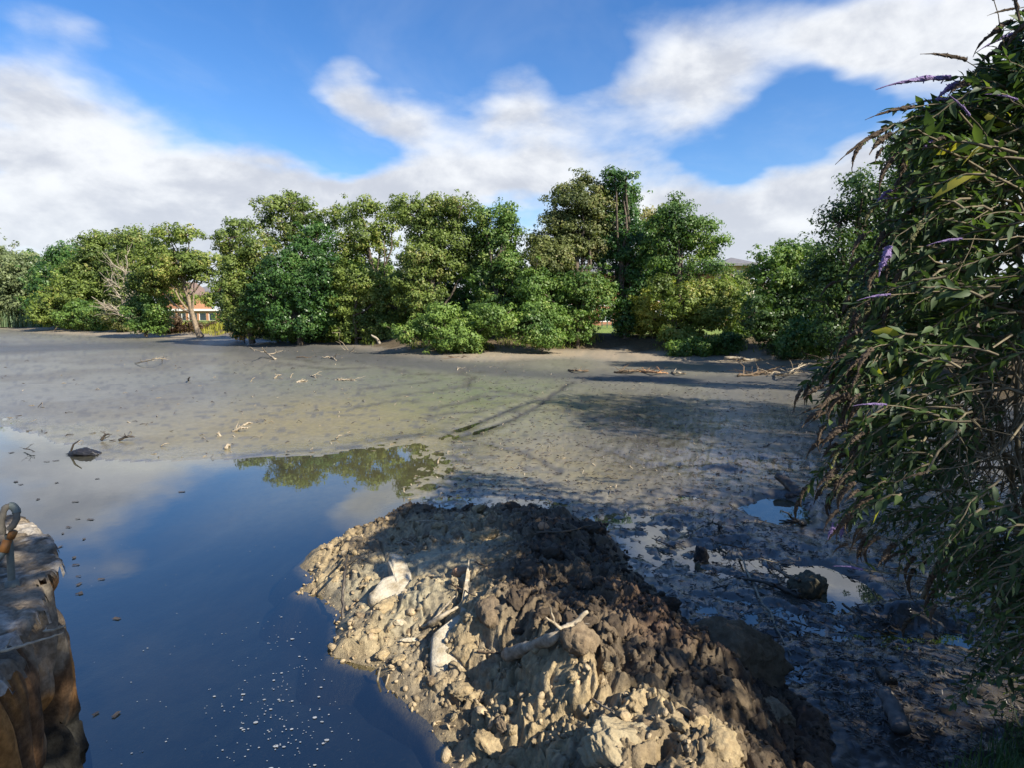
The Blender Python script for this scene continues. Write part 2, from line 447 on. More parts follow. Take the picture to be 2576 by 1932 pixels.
def relief(x, y, z, dj, film, dp):
    r = np.hypot(x, y)
    right = sstep(x, -1.0, 2.0) * (1 - sstep(y, 17, 30))
    fade = 1 - sstep(r, 14, 45)
    a = 0.0045 + 0.030 * right
    n1 = fbm(x * 5.5, y * 5.5, 21, 3) - .5
    f1, f2, _ = worley(x * 5.0 + 1.2 * n1, y * 5.0 + 1.2 * n1, 22)
    lump = (0.55 - f1)
    n2 = fbm(x * 19, y * 19, 23, 2) - .5
    a = a + .030 * np.exp(-(dj / .7) ** 2) * (fbm(x * .5, y * .5, 27, 2) > .45)
    out = a * (n1 * 1.1 + lump * .55 + n2 * .55) * fade * (1 + 1.7 * film)
    st = fbm(x * .55 + y * .25, y * 2.6 - x * .9, 29, 4) - .5
    out = out + .020 * st * (1 - right) * sstep(r, 6, 12) * (1 - sstep(r, 60, 110))
    n3 = fbm(x * .9, y * .9, 24, 3) - .5
    out = out + (0.012 + .012 * right) * n3 * 2 * (1 - sstep(r, 60, 110))
    out = out * np.where(dj > .9, .35, 1.0)
    return out

def polar(r0, r1, step_px, a0, a1, astep, fine_to=None, extra=None, sparse=None):
    k = 610 * CAMZ
    n = int(k * (1 / r0 - 1 / r1) / step_px)
    r = 1 / np.linspace(1 / r0, 1 / r1, n)
    if extra is not None: r = np.concatenate([extra[0], r, extra[1]])
    a = np.linspace(a0, a1, int((a1 - a0) / astep))
    if sparse is not None: a = np.concatenate([sparse[0], a, sparse[1]])
    return r, a
D = math.radians
r, a = polar(2.3, 62, 1.75, D(-46), D(46), .0022, extra=(np.linspace(0.02, 2.2, 14), np.concatenate([np.linspace(63, 240, 40), np.geomspace(260, 5000, 14)])),
             sparse=(np.linspace(D(-180), D(-48), 56), np.linspace(D(48), D(180), 56)))
RG, AG = np.meshgrid(r, a, indexing='ij')
X = (RG * np.sin(AG)).ravel(); YY = (RG * np.cos(AG)).ravel()
Z, dp, dj, film, cf, cmid, ck = base_ground(X, YY)
Z = Z + relief(X, YY, Z, dj, film, dp)
farlift = sstep(np.hypot(X, YY), 250, 2500) * 6
Z = np.where(dp < -30, Z + farlift, Z)
# keep the sheet below the spoil heap
dm = sdf(X, YY, MOUND)
Z = np.where(dm > .25, np.minimum(Z, -0.05), Z)
# colour of mud and bank, darker to the right and in the near corner
n = fbm(X * .35, YY * .35, 51, 4); n2 = fbm(X * 2.6, YY * 2.6, 52, 4)
c = np.array([.190, .178, .140])[None] * np.ones((len(X), 1))
def blend(c, col, w): return c * (1 - w[:, None]) + np.array(col)[None] * w[:, None]
c = blend(c, (.135, .124, .098), sstep(n, .42, .62) * .7)
for (cc, rr, col, w) in (((820, 1045), (5.0, 4.5), (.275, .215, .085), .85), ((650, 1110), (3.5, 2), (.235, .195, .095), .5), ((1210, 1000), (3.2, 5), (.125, .155, .060), .8), ((1000, 950), (6, 6), (.135, .155, .09), .55),
                      ((1500, 1020), (2.6, 1.8), (.20, .17, .085), .6), ((1330, 1160), (1.6, 1.6), (.24, .195, .10), .6), ((1560, 1205), (1.0, 1.0), (.23, .19, .085), .7), ((1100, 1330), (1, 1), (.3, .27, .18), .4), ((250, 1010), (7, 6), (.16, .157, .15), .5)):
    q = P(*cc); w_ = np.exp(-(((X - q[0]) / rr[0]) ** 2 + ((YY - q[1]) / rr[1]) ** 2))
    c = blend(c, col, w * w_ * (0.6 + .6 * sstep(n2, .35, .65)).clip(0, 1))
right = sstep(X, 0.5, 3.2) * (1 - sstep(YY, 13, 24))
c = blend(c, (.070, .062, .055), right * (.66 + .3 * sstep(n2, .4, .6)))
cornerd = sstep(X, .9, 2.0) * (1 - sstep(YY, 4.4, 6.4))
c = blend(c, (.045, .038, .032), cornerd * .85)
c = blend(c, (.080, .079, .074), np.clip(cf * 1.2 * (0.75 + .4 * n2), 0, .9))
c = blend(c, (.045, .040, .035), .9 * np.exp(-(cmid / .09) ** 2) + .30 * np.exp(-((cmid - .15) / .25) ** 2) * sstep(n2, .45, .6))
c = blend(c, (.075, .066, .052), .8 * np.exp(-(ck / (.009 * np.hypot(X, YY))) ** 2))
beach = sstep(-dp, -5.5, -2.5) * sstep(YY, 22, 30) * (1 - np.clip(cf * 1.4, 0, 1))
c = blend(c, (.34, .265, .18), beach * .75 * (.5 + .5 * sstep(n2, .3, .7)))
spot = sstep(fbm(X * 3.3 + 50, YY * 7.0, 61, 4), .60, .68) * np.where(X < 0.5, 1, .6)
c = blend(c, (.105, .098, .09), spot * .65 * (1 - beach))
edge = np.exp(-((dj + .25) / .28) ** 2) * sstep(fbm(X * 1.7, YY * 3.5, 63, 4), .42, .56)
c = blend(c, (.075, .073, .08), edge * .8)
deep = sstep(dj, .05, 1.0)
shal = sstep(X, -5.6, -2.6) * sstep(YY, 7.4, 10.2)
c = blend(c, (.012, .013, .016), deep * (1 - .85 * shal))  # bed blackened with depth, in place of light absorbed by the water
c = blend(c, (.23, .20, .12), sstep(dj, -.1, .3) * shal * .9)
bankm = sstep(-dp, -.15, .5)
nb = fbm(X * 1.1, YY * 1.1, 71, 4)
soil = np.array([.115, .088, .055])
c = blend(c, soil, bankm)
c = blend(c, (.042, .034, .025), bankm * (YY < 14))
grass = sstep(-dp + 1.6 * (nb - .5), 4.0, 8.5)
c = blend(c, (.20, .26, .065), bankm * grass * (YY > 14))
c = blend(c, (.14, .19, .05), bankm * grass * sstep(nb, .5, .7) * (YY > 14))
wet = np.clip(.62 + right * .30 + film * .5 - .15 * cf + .4 * np.exp(-((dj + .3) / .8) ** 2) - .55 * beach - .15 * sstep(n, .45, .6) + .25 * (n2 - .5), 0, 1)
smooth_zone = np.exp(-((X - 2.2) / .9) ** 2 - ((YY - 5.0) / .7) ** 2)
wet = np.clip(wet + .3 * smooth_zone, 0, 1) * (1 - bankm)
NR, NA = len(r), len(a)
ii = np.arange(NR - 1)[:, None] * NA; jj = np.arange(NA - 1)[None, :]
F = np.stack([ii + jj, ii + NA + jj, ii + NA + jj + 1, ii + jj + 1], -1).reshape(-1, 4)
V = np.stack([X, YY, Z], 1)
def mud_build(gg):
    p = pos(gg)
    col = attr(gg, 'Col'); w = attr(gg, 'wet', 'Fac')
    ps = gg.vec('MULTIPLY', p, (1.0, 1.0, 1.0))
    n1 = gg.noise(ps, 9.0, 8, 0.65); n2 = gg.noise(ps, 45.0, 5, 0.6); n3 = gg.noise(ps, 2.2, 6, 0.6, 1.2)
    col = gg.mix(gg.mapr(n1, .3, .7), gg.mix(1.0, col, (.84, .84, .85), 'MULTIPLY'), gg.mix(1.0, col, (1.12, 1.11, 1.08), 'MULTIPLY'))
    col = gg.mix(gg.math('MULTIPLY', gg.mapr(n2, .58, .72), .5), col, (.07, .06, .05))
    rough = gg.math('SUBTRACT', gg.math('ADD', .86, gg.math('MULTIPLY', n3, -.25)), gg.math('MULTIPLY', w, .66))
    rough = gg.math('MAXIMUM', gg.math('ADD', rough, gg.math('MULTIPLY', n2, .12)), .12)
    h = gg.math('ADD', gg.math('MULTIPLY', n1, .8), gg.math('MULTIPLY', n2, .35))
    h = gg.math('ADD', h, gg.math('MULTIPLY', n3, .5))
    return principled(gg, col, rough, .6, h, .26, .03)
MUD = mat('lake_mud', mud_build)
def bank_build(gg):
    p = pos(gg); col = attr(gg, 'Col')
    n1 = gg.noise(p, 6.0, 7, .65); n2 = gg.noise(p, 30.0, 4, .6)
    col = gg.mix(gg.mapr(n1, .3, .7), gg.mix(1.0, col, (.65, .65, .65), 'MULTIPLY'), gg.mix(1.0, col, (1.2, 1.2, 1.15), 'MULTIPLY'))
    return principled(gg, col, .9, .2, gg.math('ADD', n1, n2), .7, .05)
BANKM = mat('bank_soil_and_lawn', bank_build)
fc = dp[F].max(1)
def sub(name, sel, m):
    f = F[sel]; used, inv = np.unique(f, return_inverse=True)
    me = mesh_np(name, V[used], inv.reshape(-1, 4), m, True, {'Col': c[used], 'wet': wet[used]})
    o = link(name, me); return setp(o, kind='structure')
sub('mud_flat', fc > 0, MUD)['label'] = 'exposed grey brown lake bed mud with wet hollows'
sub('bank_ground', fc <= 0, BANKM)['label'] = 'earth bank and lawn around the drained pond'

# water sheet
def water_build(gg):
    p = pos(gg)
    n = gg.noise(p, 3.0, 3, .5); n2 = gg.noise(p, 22.0, 2, .5)
    bn = gg.n('ShaderNodeBump'); bn.inputs['Strength'].default_value = .05; bn.inputs['Distance'].default_value = .01
    gg._in(bn.inputs['Height'], gg.math('ADD', n, gg.math('MULTIPLY', n2, .06)))
    fr = gg.n('ShaderNodeFresnel'); fr.inputs['IOR'].default_value = 2.25; gg.link(bn.outputs[0], fr.inputs['Normal'])
    gl = gg.n('ShaderNodeBsdfGlossy'); gl.inputs['Roughness'].default_value = .015; gl.inputs['Color'].default_value = (1, 1, 1, 1); gg.link(bn.outputs[0], gl.inputs['Normal'])
    tr = gg.n('ShaderNodeBsdfTransparent'); tr.inputs[0].default_value = (.60, .60, .50, 1)
    bk = gg.n('ShaderNodeNewGeometry').outputs['Backfacing']
    mx = gg.n('ShaderNodeMixShader'); gg.link(gg.math('MULTIPLY', fr.outputs[0], gg.math('SUBTRACT', 1.0, bk)), mx.inputs[0]); gg.link(tr.outputs[0], mx.inputs[1]); gg.link(gl.outputs[0], mx.inputs[2])
    return mx.outputs[0]
WATERM = mat('pond_water', water_build)
wb = MB(); wb.poly([(-150, -1, 0), (23, -1, 0), (23, 60, 0), (-150, 60, 0)])
o = link('pond_water', wb.mesh('pond_water', WATERM)); setp(o, 'still shallow pond water mirroring the sky', kind='structure')

# ------------------------------------------------------------------ spoil heap
r, a = polar(1.9, 9.4, 1.5, D(-24), D(44), .0022, extra=(np.linspace(.6, 1.85, 40), np.array([])))
RG, AG = np.meshgrid(r, a, indexing='ij'); X = (RG * np.sin(AG)).ravel(); YY = (RG * np.cos(AG)).ravel()
def heap_surface(X, YY):
    h, d = mound_h(X, YY)
    soil_shade = sstep(X + .45 * (fbm(X * 1.6, YY * 1.6, 81, 3) - .5) * 2 - np.interp(YY, [2.4, 3.2, 4.0, 5.0, 8.0], [1.5, .85, .30, -.05, .0]), -.12, .3)  # dark brown soil and the shade on the right half, painted as one mask
    soil_shade = np.maximum(soil_shade, sstep(YY + .5 * (fbm(X * 1.5, YY * 1.5, 85, 3) - .5), 7.2, 7.8))  # shaded far crest painted in as well
    slick = np.exp(-((X + .95) / .75) ** 2 - ((YY - 5.6) / .75) ** 2)
    slick = np.clip(slick * 1.3, 0, 1) * (.6 + .4 * sstep(fbm(X * 3, YY * 3, 86, 3), .35, .55))
    body = sstep(d, -.02, .35)
    big = fbm(X * 1.5, YY * 1.5, 82, 3) - .5
    w1 = fbm(X * 4, YY * 4, 90, 3) - .5; w2 = fbm(X * 4 + 9, YY * 4, 91, 3) - .5
    def billow(x, y, sd, oc=3):     # rounded lumps parted by sharp creases
        s_, a_, t_ = 0, 1, 0
        for k_ in range(oc):
            s_ = s_ + a_ * np.abs(2 * vn(x, y, sd + 5 * k_) - 1); t_ += a_; a_ *= .55; x, y = 1.6 * x + 1.1 * y + 2.3, 1.6 * y - 1.1 * x + .7
        return s_ / t_
    f1, f2, id1 = worley((X + .35 * w1) * 2.7, (YY + .35 * w2) * 2.7, 83)
    g1, g2, id2 = worley((X + .22 * w1) * 8.5, (YY + .22 * w2) * 8.5, 84)
    h1, h2, id3 = worley((X + .1 * w1) * 23, (YY + .1 * w2) * 23, 87)
    rough = 1 - .8 * slick
    crev = sstep(f2 - f1, 0, .22); crev2 = sstep(g2 - g1, 0, .28)
    bl = billow((X + .12 * w1) * 5, (YY + .12 * w2) * 5, 130, 4); bl2 = billow((X + .05 * w1) * 19, (YY + .05 * w2) * 19, 140, 3)
    h = h + body * (.26 * big + rough * (.05 * (id1 - .5) + .06 * (crev - 1) + .10 * (bl - .35)))
    h = h + body * rough * (.020 * (id2 - .5) + .026 * (crev2 - 1) + .058 * (bl2 - .35) + .010 * (id3 - .5) + .014 * (.4 - h1))
    h = h + body * .034 * (fbm(X * 30, YY * 30, 88, 3) - .5)
    return h, d, soil_shade, slick, id1, id2, crev
h, d, soil_shade, slick, id1, id2, crev = heap_surface(X, YY)
h = h - .55 * (1 - sstep(d, -.60, .03))
# overhanging crumbs
ox = .05 * (fbm(X * 8, YY * 8, 95, 2) - .5) + .05 * (fbm(X * 3, h * 9 + YY, 96, 2) - .5); oy = .09 * (fbm(X * 8 + h * 6, YY * 8, 97, 2) - .5)
bd = sstep(d, 0, .2)
VX = X + ox * bd; VY = YY + oy * bd
n = fbm(X * 2.4, YY * 2.4, 101, 4); n2 = fbm(X * 9, YY * 9, 102, 3)
c = np.array([.35, .272, .155])[None] * np.ones((len(X), 1))
c = blend(c, (.25, .205, .14), sstep(n, .40, .6) * .8)
c = blend(c, (.43, .33, .185), sstep(n2, .55, .7) * .6)
c = blend(c, (.34, .315, .22), slick * .9)
c = blend(c, (.062, .044, .028), soil_shade * (.80 + .2 * sstep(n2, .35, .6)))
c = blend(c, (.16, .115, .07), sstep(id2, .70, .72) * .5 * soil_shade)
c = blend(c, (.14, .105, .065), sstep(id1, .66, .68) * .6 * (1 - slick))
reddish = sstep(fbm(X * .9 + 7, YY * .9, 103, 3), .55, .65) * sstep(YY, 2.5, 5) * (1 - sstep(YY, 5.0, 6.0)) * sstep(X, .5, 1.2)
c = blend(c, (.16, .085, .05), reddish * .7)
wet = np.clip(.35 + .4 * (fbm(X * 3, YY * 3, 106, 3) - .4) + slick * .35 + .2 * soil_shade + .45 * (1 - sstep(h, .0, .12)), 0, 1)
c = blend(c, (.13, .11, .075), (1 - sstep(h, .0, .07)) * .6)
c = blend(c, (.012, .012, .012), 1 - sstep(h, -.06, .0))  # underwater flank painted black, standing in for light lost with depth
keep = d > -.60
NR, NA = len(r), len(a)
ii = np.arange(NR - 1)[:, None] * NA; jj = np.arange(NA - 1)[None, :]
F2 = np.stack([ii + jj, ii + NA + jj, ii + NA + jj + 1, ii + jj + 1], -1).reshape(-1, 4)
F2 = F2[keep[F2].all(1)]
used, inv = np.unique(F2, return_inverse=True)
def clay_build(gg):
    p = pos(gg); col = attr(gg, 'Col'); w = attr(gg, 'wet', 'Fac')
    n1 = gg.noise(p, 22.0, 8, .68); n2 = gg.noise(p, 90.0, 4, .6); n3 = gg.noise(p, 6.0, 5, .6, .6)
    col = gg.mix(gg.mapr(n1, .3, .7), gg.mix(1.0, col, (.66, .64, .62), 'MULTIPLY'), gg.mix(1.0, col, (1.22, 1.2, 1.14), 'MULTIPLY'))
    col = gg.mix(gg.math('MULTIPLY', gg.mapr(n3, .5, .7), .30), col, gg.mix(1.0, col, (.72, .60, .45), 'MULTIPLY'))
    rough = gg.math('SUBTRACT', .9, gg.math('MULTIPLY', w, .5))
    return principled(gg, col, rough, .35, gg.math('ADD', n1, gg.math('MULTIPLY', n2, .4)), .8, .022)
CLAY = mat('dredged_clay', clay_build)
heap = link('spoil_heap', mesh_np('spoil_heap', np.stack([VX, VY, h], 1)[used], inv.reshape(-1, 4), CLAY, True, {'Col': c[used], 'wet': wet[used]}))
setp(heap, 'long heap of dredged clay and crumbly soil lying in the pond water', 'mud heap')

def ico(sub):
    import bmesh
    b = bmesh.new(); bmesh.ops.create_icosphere(b, subdivisions=sub, radius=1)
    v = np.array([q.co[:] for q in b.verts]); f = np.array([[q.index for q in p.verts] for p in b.faces]); b.free(); return v, f
rng = np.random.default_rng(11)
IV, IF = ico(4); IV2, IF2 = ico(1)
def lump_mesh(name, seed, m, colr, wetv, sharp=.5):
    rg = np.random.default_rng(seed)
    v = IV.copy()
    for k in range(3):   # knock facets off
        nrm = rg.normal(size=3); nrm /= np.linalg.norm(nrm); dd = rg.uniform(.55, .85)
        t = v @ nrm; v -= np.outer(np.clip(t - dd, 0, None) * .9, nrm)
    for fr, am in ((1.3, .42), (3.2, .36), (8.0, .26), (17., .14)):
        q_ = fbm(v[:, 0] * fr + v[:, 2] * fr * .6 + seed, v[:, 1] * fr - v[:, 2] * fr * .7, seed + int(fr * 3), 2)
        v *= (1 + sharp * 1.6 * am * (np.abs(2 * q_ - 1) - .25))[:, None]
    v *= np.array([1, rg.uniform(.6, .95), rg.uniform(.5, .85)])
    n_ = fbm(v[:, 0] * 3, v[:, 1] * 3 + v[:, 2], seed + 5, 3)
    cc = np.array(colr)[None] * (0.75 + .5 * n_[:, None])
    return mesh_np(name, v, IF, m, True, {'Col': cc, 'wet': np.full(len(v), wetv)})
CL_T = [lump_mesh('clod', 200 + k, CLAY, (.34, .265, .155), .1) for k in range(5)]
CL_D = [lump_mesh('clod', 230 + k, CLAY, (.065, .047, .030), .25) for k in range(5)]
CL_M = [lump_mesh('clod', 260 + k, CLAY, (.20, .15, .095), .15) for k in range(3)]
cnt = 0
pts = []
while cnt < 290:
    u = rng.uniform(); y_ = 2.3 + 6.0 * u ** 1.3; x_ = rng.uniform(-2.2, 2.4)
    xa, ya = np.array([x_]), np.array([y_])
    hh, dd, dk, sl, _, _, cv = heap_surface(xa, ya)
    if dd[0] < .05 or sl[0] > .35 + .4 * rng.uniform(): continue
    s = min(.14, .032 + .028 * rng.exponential())
    if dd[0] < .3: s *= .8
    pool = CL_D if rng.uniform() < dk[0] * .95 else (CL_T if rng.uniform() < .7 else CL_M)  # dark clods gather where the heap's shade is painted
    o = link('clod', pool[rng.integers(len(pool))], heap, (x_, y_, float(hh[0]) + s * rng.uniform(-.35, .15)))
    o.rotation_euler = tuple(rng.uniform(-.6, .6, 2)) + (rng.uniform(0, 6.28),)
    o.scale = (s * rng.uniform(.8, 1.4), s, s * rng.uniform(.7, 1.2)); cnt += 1
def crumbs(n, sampler, sz, seed):
    rg = np.random.default_rng(seed); P_, S_ = sampler(rg, n, sz)
    k = len(P_); Rm = rg.normal(size=(k, 3, 3)) * .35 + np.eye(3)[None]
    v = np.einsum('kij,vj->kvi', Rm, IV2 * 1.0) * S_[:, None, None] + P_[:, None, :]
    f = (IF2[None] + (np.arange(k) * len(IV2))[:, None, None]).reshape(-1, 3)
    return v.reshape(-1, 3), f
def heap_sampler(rg, n, sz):
    x_ = rg.uniform(-2.2, 2.6, n * 3); y_ = 2.2 + 6.2 * rg.uniform(0, 1, n * 3) ** 1.2
    hh, dd, dk, sl, _, _, _ = heap_surface(x_, y_)
    ok = (dd > -.03) & (sl < .4 + .5 * rg.uniform(0, 1, n * 3)); x_, y_, hh, dk = x_[ok][:n], y_[ok][:n], hh[ok][:n], dk[ok][:n]
    s = sz * (0.35 + rg.exponential(.5, len(x_))).clip(0, 2.2)
    heap_sampler.dark = dk
    return np.stack([x_, y_, hh + s * .15], 1), s
v, f = crumbs(4600, heap_sampler, .014, 5)
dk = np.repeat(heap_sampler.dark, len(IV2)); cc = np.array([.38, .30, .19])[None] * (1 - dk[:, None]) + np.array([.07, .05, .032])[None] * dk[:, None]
cc = cc * np.repeat(rng.uniform(.6, 1.3, len(heap_sampler.dark)), len(IV2))[:, None]
o = link('soil_crumbs', mesh_np('soil_crumbs', v, f, CLAY, True, {'Col': cc, 'wet': np.full(len(v), .1)}), heap); o['kind'] = 'stuff'
# ------------------------------------------------------------------ far buildings
BRICK = simple('orange_brick', (.43, .215, .12), (.35, .175, .10), 3.0, .9, .3, .01)
BRICK2 = simple('red_brick', (.40, .20, .12), (.32, .15, .09), 3.0, .9, .3, .01)
CREAM = simple('cream_render', (.62, .52, .36), (.55, .46, .32), 2.0, .9, .2, .01)
WHITEP = simple('white_paint', (.78, .77, .73), (.70, .69, .66), 2.0, .6, .1, .005)
SLATE = simple('grey_slate', (.13, .13, .14), (.20, .19, .19), 4.0, .7, .4, .02)
GLASS = mat('window_glass', lambda gg: principled(gg, (.04, .055, .065), .08, .8))
def wall_panel(parent, name, m, org, ux, w, h, wins, depth=.3, frame=WHITEP):
    """vertical wall from org along ux (unit xy), windows (x0,x1,z0,z1) really cut, each with frame and pane"""
    ux = np.array([ux[0], ux[1], 0.0]); ux /= np.linalg.norm(ux); nn = np.array([ux[1], -ux[0], 0])   # outward = towards viewer
    org = np.array(org, float)
    xs = sorted({0, w} | {q[0] for q in wins} | {q[1] for q in wins}); zs = sorted({0, h} | {q[2] for q in wins} | {q[3] for q in wins})
    b = MB()
    def pt(x, z, d=0): return tuple(org + ux * x + np.array([0, 0, z]) - nn * d)
    for x0, x1 in zip(xs[:-1], xs[1:]):
        for z0, z1 in zip(zs[:-1], zs[1:]):
            cx, cz = (x0 + x1) / 2, (z0 + z1) / 2
            if any(q[0] < cx < q[1] and q[2] < cz < q[3] for q in wins): continue
            b.poly([pt(x0, z0), pt(x1, z0), pt(x1, z1), pt(x0, z1)])
            b.poly([pt(x0, z0, depth), pt(x0, z1, depth), pt(x1, z1, depth), pt(x1, z0, depth)])
    for q in wins:
        for (a_, b_) in (((q[0], q[2]), (q[1], q[2])), ((q[1], q[2]), (q[1], q[3])), ((q[1], q[3]), (q[0], q[3])), ((q[0], q[3]), (q[0], q[2]))):
            b.poly([pt(*a_), pt(*a_, depth), pt(*b_, depth), pt(*b_)])
    link(name, b.mesh(name, m), parent)
    for q in wins:
        fr = MB(); t = .09
        n_ = max(1, round((q[1] - q[0]) / 1.0))
        edges = [(q[0], q[0] + t, q[2], q[3]), (q[1] - t, q[1], q[2], q[3])] + [(q[0] + t, q[1] - t, q[2], q[2] + t), (q[0] + t, q[1] - t, q[3] - t, q[3])]
        for i in range(1, n_):
            xm = q[0] + (q[1] - q[0]) * i / n_; edges.append((xm - t / 2, xm + t / 2, q[2] + t, q[3] - t))
        for (x0, x1, z0, z1) in edges:
            vs = [pt(x0, z0, .06), pt(x1, z0, .06), pt(x1, z1, .06), pt(x0, z1, .06), pt(x0, z0, .14), pt(x1, z0, .14), pt(x1, z1, .14), pt(x0, z1, .14)]
            k = len(fr.v); fr.v += vs; fr.f += [(k, k + 1, k + 2, k + 3), (k + 1, k + 5, k + 6, k + 2), (k + 4, k, k + 3, k + 7), (k + 3, k + 2, k + 6, k + 7), (k, k + 4, k + 5, k + 1)]
        fo = link('window', fr.mesh('window', frame), parent)
        pb = MB(); pb.poly([pt(q[0], q[2], .11), pt(q[1], q[2], .11), pt(q[1], q[3], .11), pt(q[0], q[3], .11)])
        link('pane', pb.mesh('pane', GLASS), fo)
def hip_roof(parent, x0, x1, y0, y1, z, hgt, over, m=SLATE, name='roof', inset=None):
    x0 -= over; x1 += over; y0 -= over; y1 += over
    ins = inset if inset is not None else (y1 - y0) / 2
    ins = min(ins, (x1 - x0) / 2 - .05)
    a = [(x0, y0, z), (x1, y0, z), (x1, y1, z), (x0, y1, z)]; e = [(x, y, z + .28) for x, y, _ in a]
    ym = (y0 + y1) / 2; r0 = (x0 + ins, ym, z + .28 + hgt); r1 = (x1 - ins, ym, z + .28 + hgt)
    b = MB(); b.poly(a[::-1])
    for i in range(4): b.poly([a[i], a[(i + 1) % 4], e[(i + 1) % 4], e[i]])
    b.poly([e[0], e[1], r1, r0]); b.poly([e[1], e[2], r1]); b.poly([e[2], e[3], r0, r1]); b.poly([e[3], e[0], r0])
    return link(name, b.mesh(name, m), parent)
def box_part(parent, name, m, x0, x1, y0, y1, z0, z1):
    b = MB(); b.box(x0, x1, y0, y1, z0, z1); return link(name, b.mesh(name, m), parent)
def X_at(px, y): return (px - 1288) / FPX * (y * math.cos(PITCH))

# A: orange gabled house with glazed ground floor extension
yA = 118.0; zA = .9
A = empty('brick_house', (0, 0, 0), 'orange brick gabled house with long glazed single storey extension beyond the leaning tree', 'house')
xa0, xa1 = X_at(398, yA), X_at(478, yA)
zt = Y(430, 738, yA)[2]; zr = Y(430, 706, yA)[2]
wall_panel(A, 'wall', BRICK, (xa0, yA, zA), (1, 0), xa1 - xa0, zt - zA, [])
b = MB(); b.poly([(xa0, yA, zt), (xa1, yA, zt), ((xa0 + xa1) / 2, yA, zr)]); b.poly([(xa0, yA + .3, zt), ((xa0 + xa1) / 2, yA + .3, zr), (xa1, yA + .3, zt)]); link('gable', b.mesh('gable', BRICK), A)
b = MB(); xm = (xa0 + xa1) / 2
for s in (-1, 1):
    xe = xa0 - .4 if s < 0 else xa1 + .4
    b.poly([(xe, yA - .3, zt - .2), (xm, yA - .3, zr + .12), (xm, yA + 9, zr + .12), (xe, yA + 9, zt - .2)])
    b.poly([(xe, yA - .3, zt - .4), (xe, yA + 9, zt - .4), (xm, yA + 9, zr - .08), (xm, yA - .3, zr - .08)])
    b.poly([(xe, yA - .3, zt - .4), (xm, yA - .3, zr - .08), (xm, yA - .3, zr + .12), (xe, yA - .3, zt - .2)])
link('roof', b.mesh('roof', simple('brown_tiles', (.16, .11, .09), (.22, .15, .12), 4)), A)
box_part(A, 'side_wall', BRICK, xa1 - .3, xa1 - .003, yA + .305, yA + 8.7, zA, zt - .4)
box_part(A, 'side_wall', BRICK, xa0 + .003, xa0 + .3, yA + .305, yA + 8.7, zA, zt - .4)
yE = 112.0; xe0, xe1 = X_at(408, yE), X_at(552, yE); hE = Y(480, 781, yE)[2] - zA; we = xe1 - xe0
wins = []
for p0, p1 in ((420, 442), (445, 467), (473, 495), (500, 518), (524, 540)):
    wins.append((X_at(p0, yE) - xe0, X_at(p1, yE) - xe0, .25, hE - .35))
wall_panel(A, 'extension_wall', BRICK, (xe0, yE, zA), (1, 0), we, hE, wins)
box_part(A, 'flat_roof', WHITEP, xe0 - .3, xe1 + .3, yE - .35, yE + 5.5, zA + hE + .003, zA + hE + .38)
xb0, xb1 = X_at(480, 126), X_at(528, 126)
wall_panel(A, 'rear_wall', BRICK, (xb0, 126, zA), (1, 0), xb1 - xb0, Y(500, 735, 126)[2] - zA, [(1.2, 2.4, 3.2, 4.5)])
hip_roof(A, xb0, xb1, 126, 133, Y(500, 735, 126)[2], 1.2, .4)

# B: pale block with wide flat eaves
yB = 140.0; Bz = 1.0; xB0, xB1 = X_at(566, yB), X_at(700, yB); hB = Y(600, 711, yB)[2] - Bz
B = empty('pale_apartment_block', (0, 0, 0), 'pale block with wide grey overhanging roof half hidden left of the central trees', 'building')
wins = []
for k, x in enumerate(np.arange(1.0, xB1 - xB0 - 2, 2.6)):
    for fl in range(4):
        z0 = hB - 2.3 - fl * 2.8
        if z0 > .4: wins.append((x, x + 1.1, z0, z0 + 1.6))
wall_panel(B, 'wall', CREAM, (xB0, yB, Bz), (1, 0), xB1 - xB0, hB, wins)
box_part(B, 'side_wall', CREAM, xB0, xB0 + .3, yB + .305, yB + 9, Bz, Bz + hB)
hip_roof(B, xB0, xB1, yB, yB + 9, Bz + hB, 1.0, 1.9)

# C: long red and cream block behind the right hand trees
TOWERM = simple('buff_brick', (.46, .33, .20), (.40, .28, .17), 3.0, .9, .3, .01)
yC = 76.0; Cz = .95
C_ = empty('brick_apartment_block', (0, 0, 0), 'long brick and cream apartment block with grey roof behind the right hand trees', 'building')
xc0, xc1 = X_at(1295, yC), X_at(1800, yC); hC = Y(1500, 688, yC)[2] - Cz
wins = []
x = 1.2
while x < xc1 - xc0 - 2:
    for z0 in (.6, 3.1, 5.6 - .3):
        if z0 + 1.5 < hC - .1: wins.append((x, x + 1.5, z0, z0 + 1.5))
    x += 3.1
wall_panel(C_, 'wall', BRICK2, (xc0, yC, Cz), (1, 0), xc1 - xc0, hC, wins)
hip_roof(C_, xc0, xc1, yC, yC + 10, Cz + hC, 1.4, .6)
yT = 72.0; xt0, xt1 = X_at(1822, yT), X_at(1884, yT); hT = Y(1840, 668, yT)[2] - Cz
wall_panel(C_, 'tower_wall', TOWERM, (xt0, yT, Cz), (1, 0), xt1 - xt0, hT, [(.9, 2.0, hT - 1.9, hT - .5), (.9, 2.0, hT - 4.6, hT - 3.1), (.9, 2.0, 1, 2.6)])
box_part(C_, 'tower_side_wall', CREAM, xt0, xt0 + .3, yT + .305, yT + 5, Cz, Cz + hT)
box_part(C_, 'tower_side_wall', CREAM, xt1 - .3, xt1, yT + .305, yT + 5, Cz, Cz + hT)
hip_roof(C_, xt0, xt1, yT, yT + 5, Cz + hT, .9, .7)
yU = 71.0; xu0, xu1 = X_at(1880, yU), X_at(1935, yU); hU = Y(1900, 712, yU)[2] - Cz
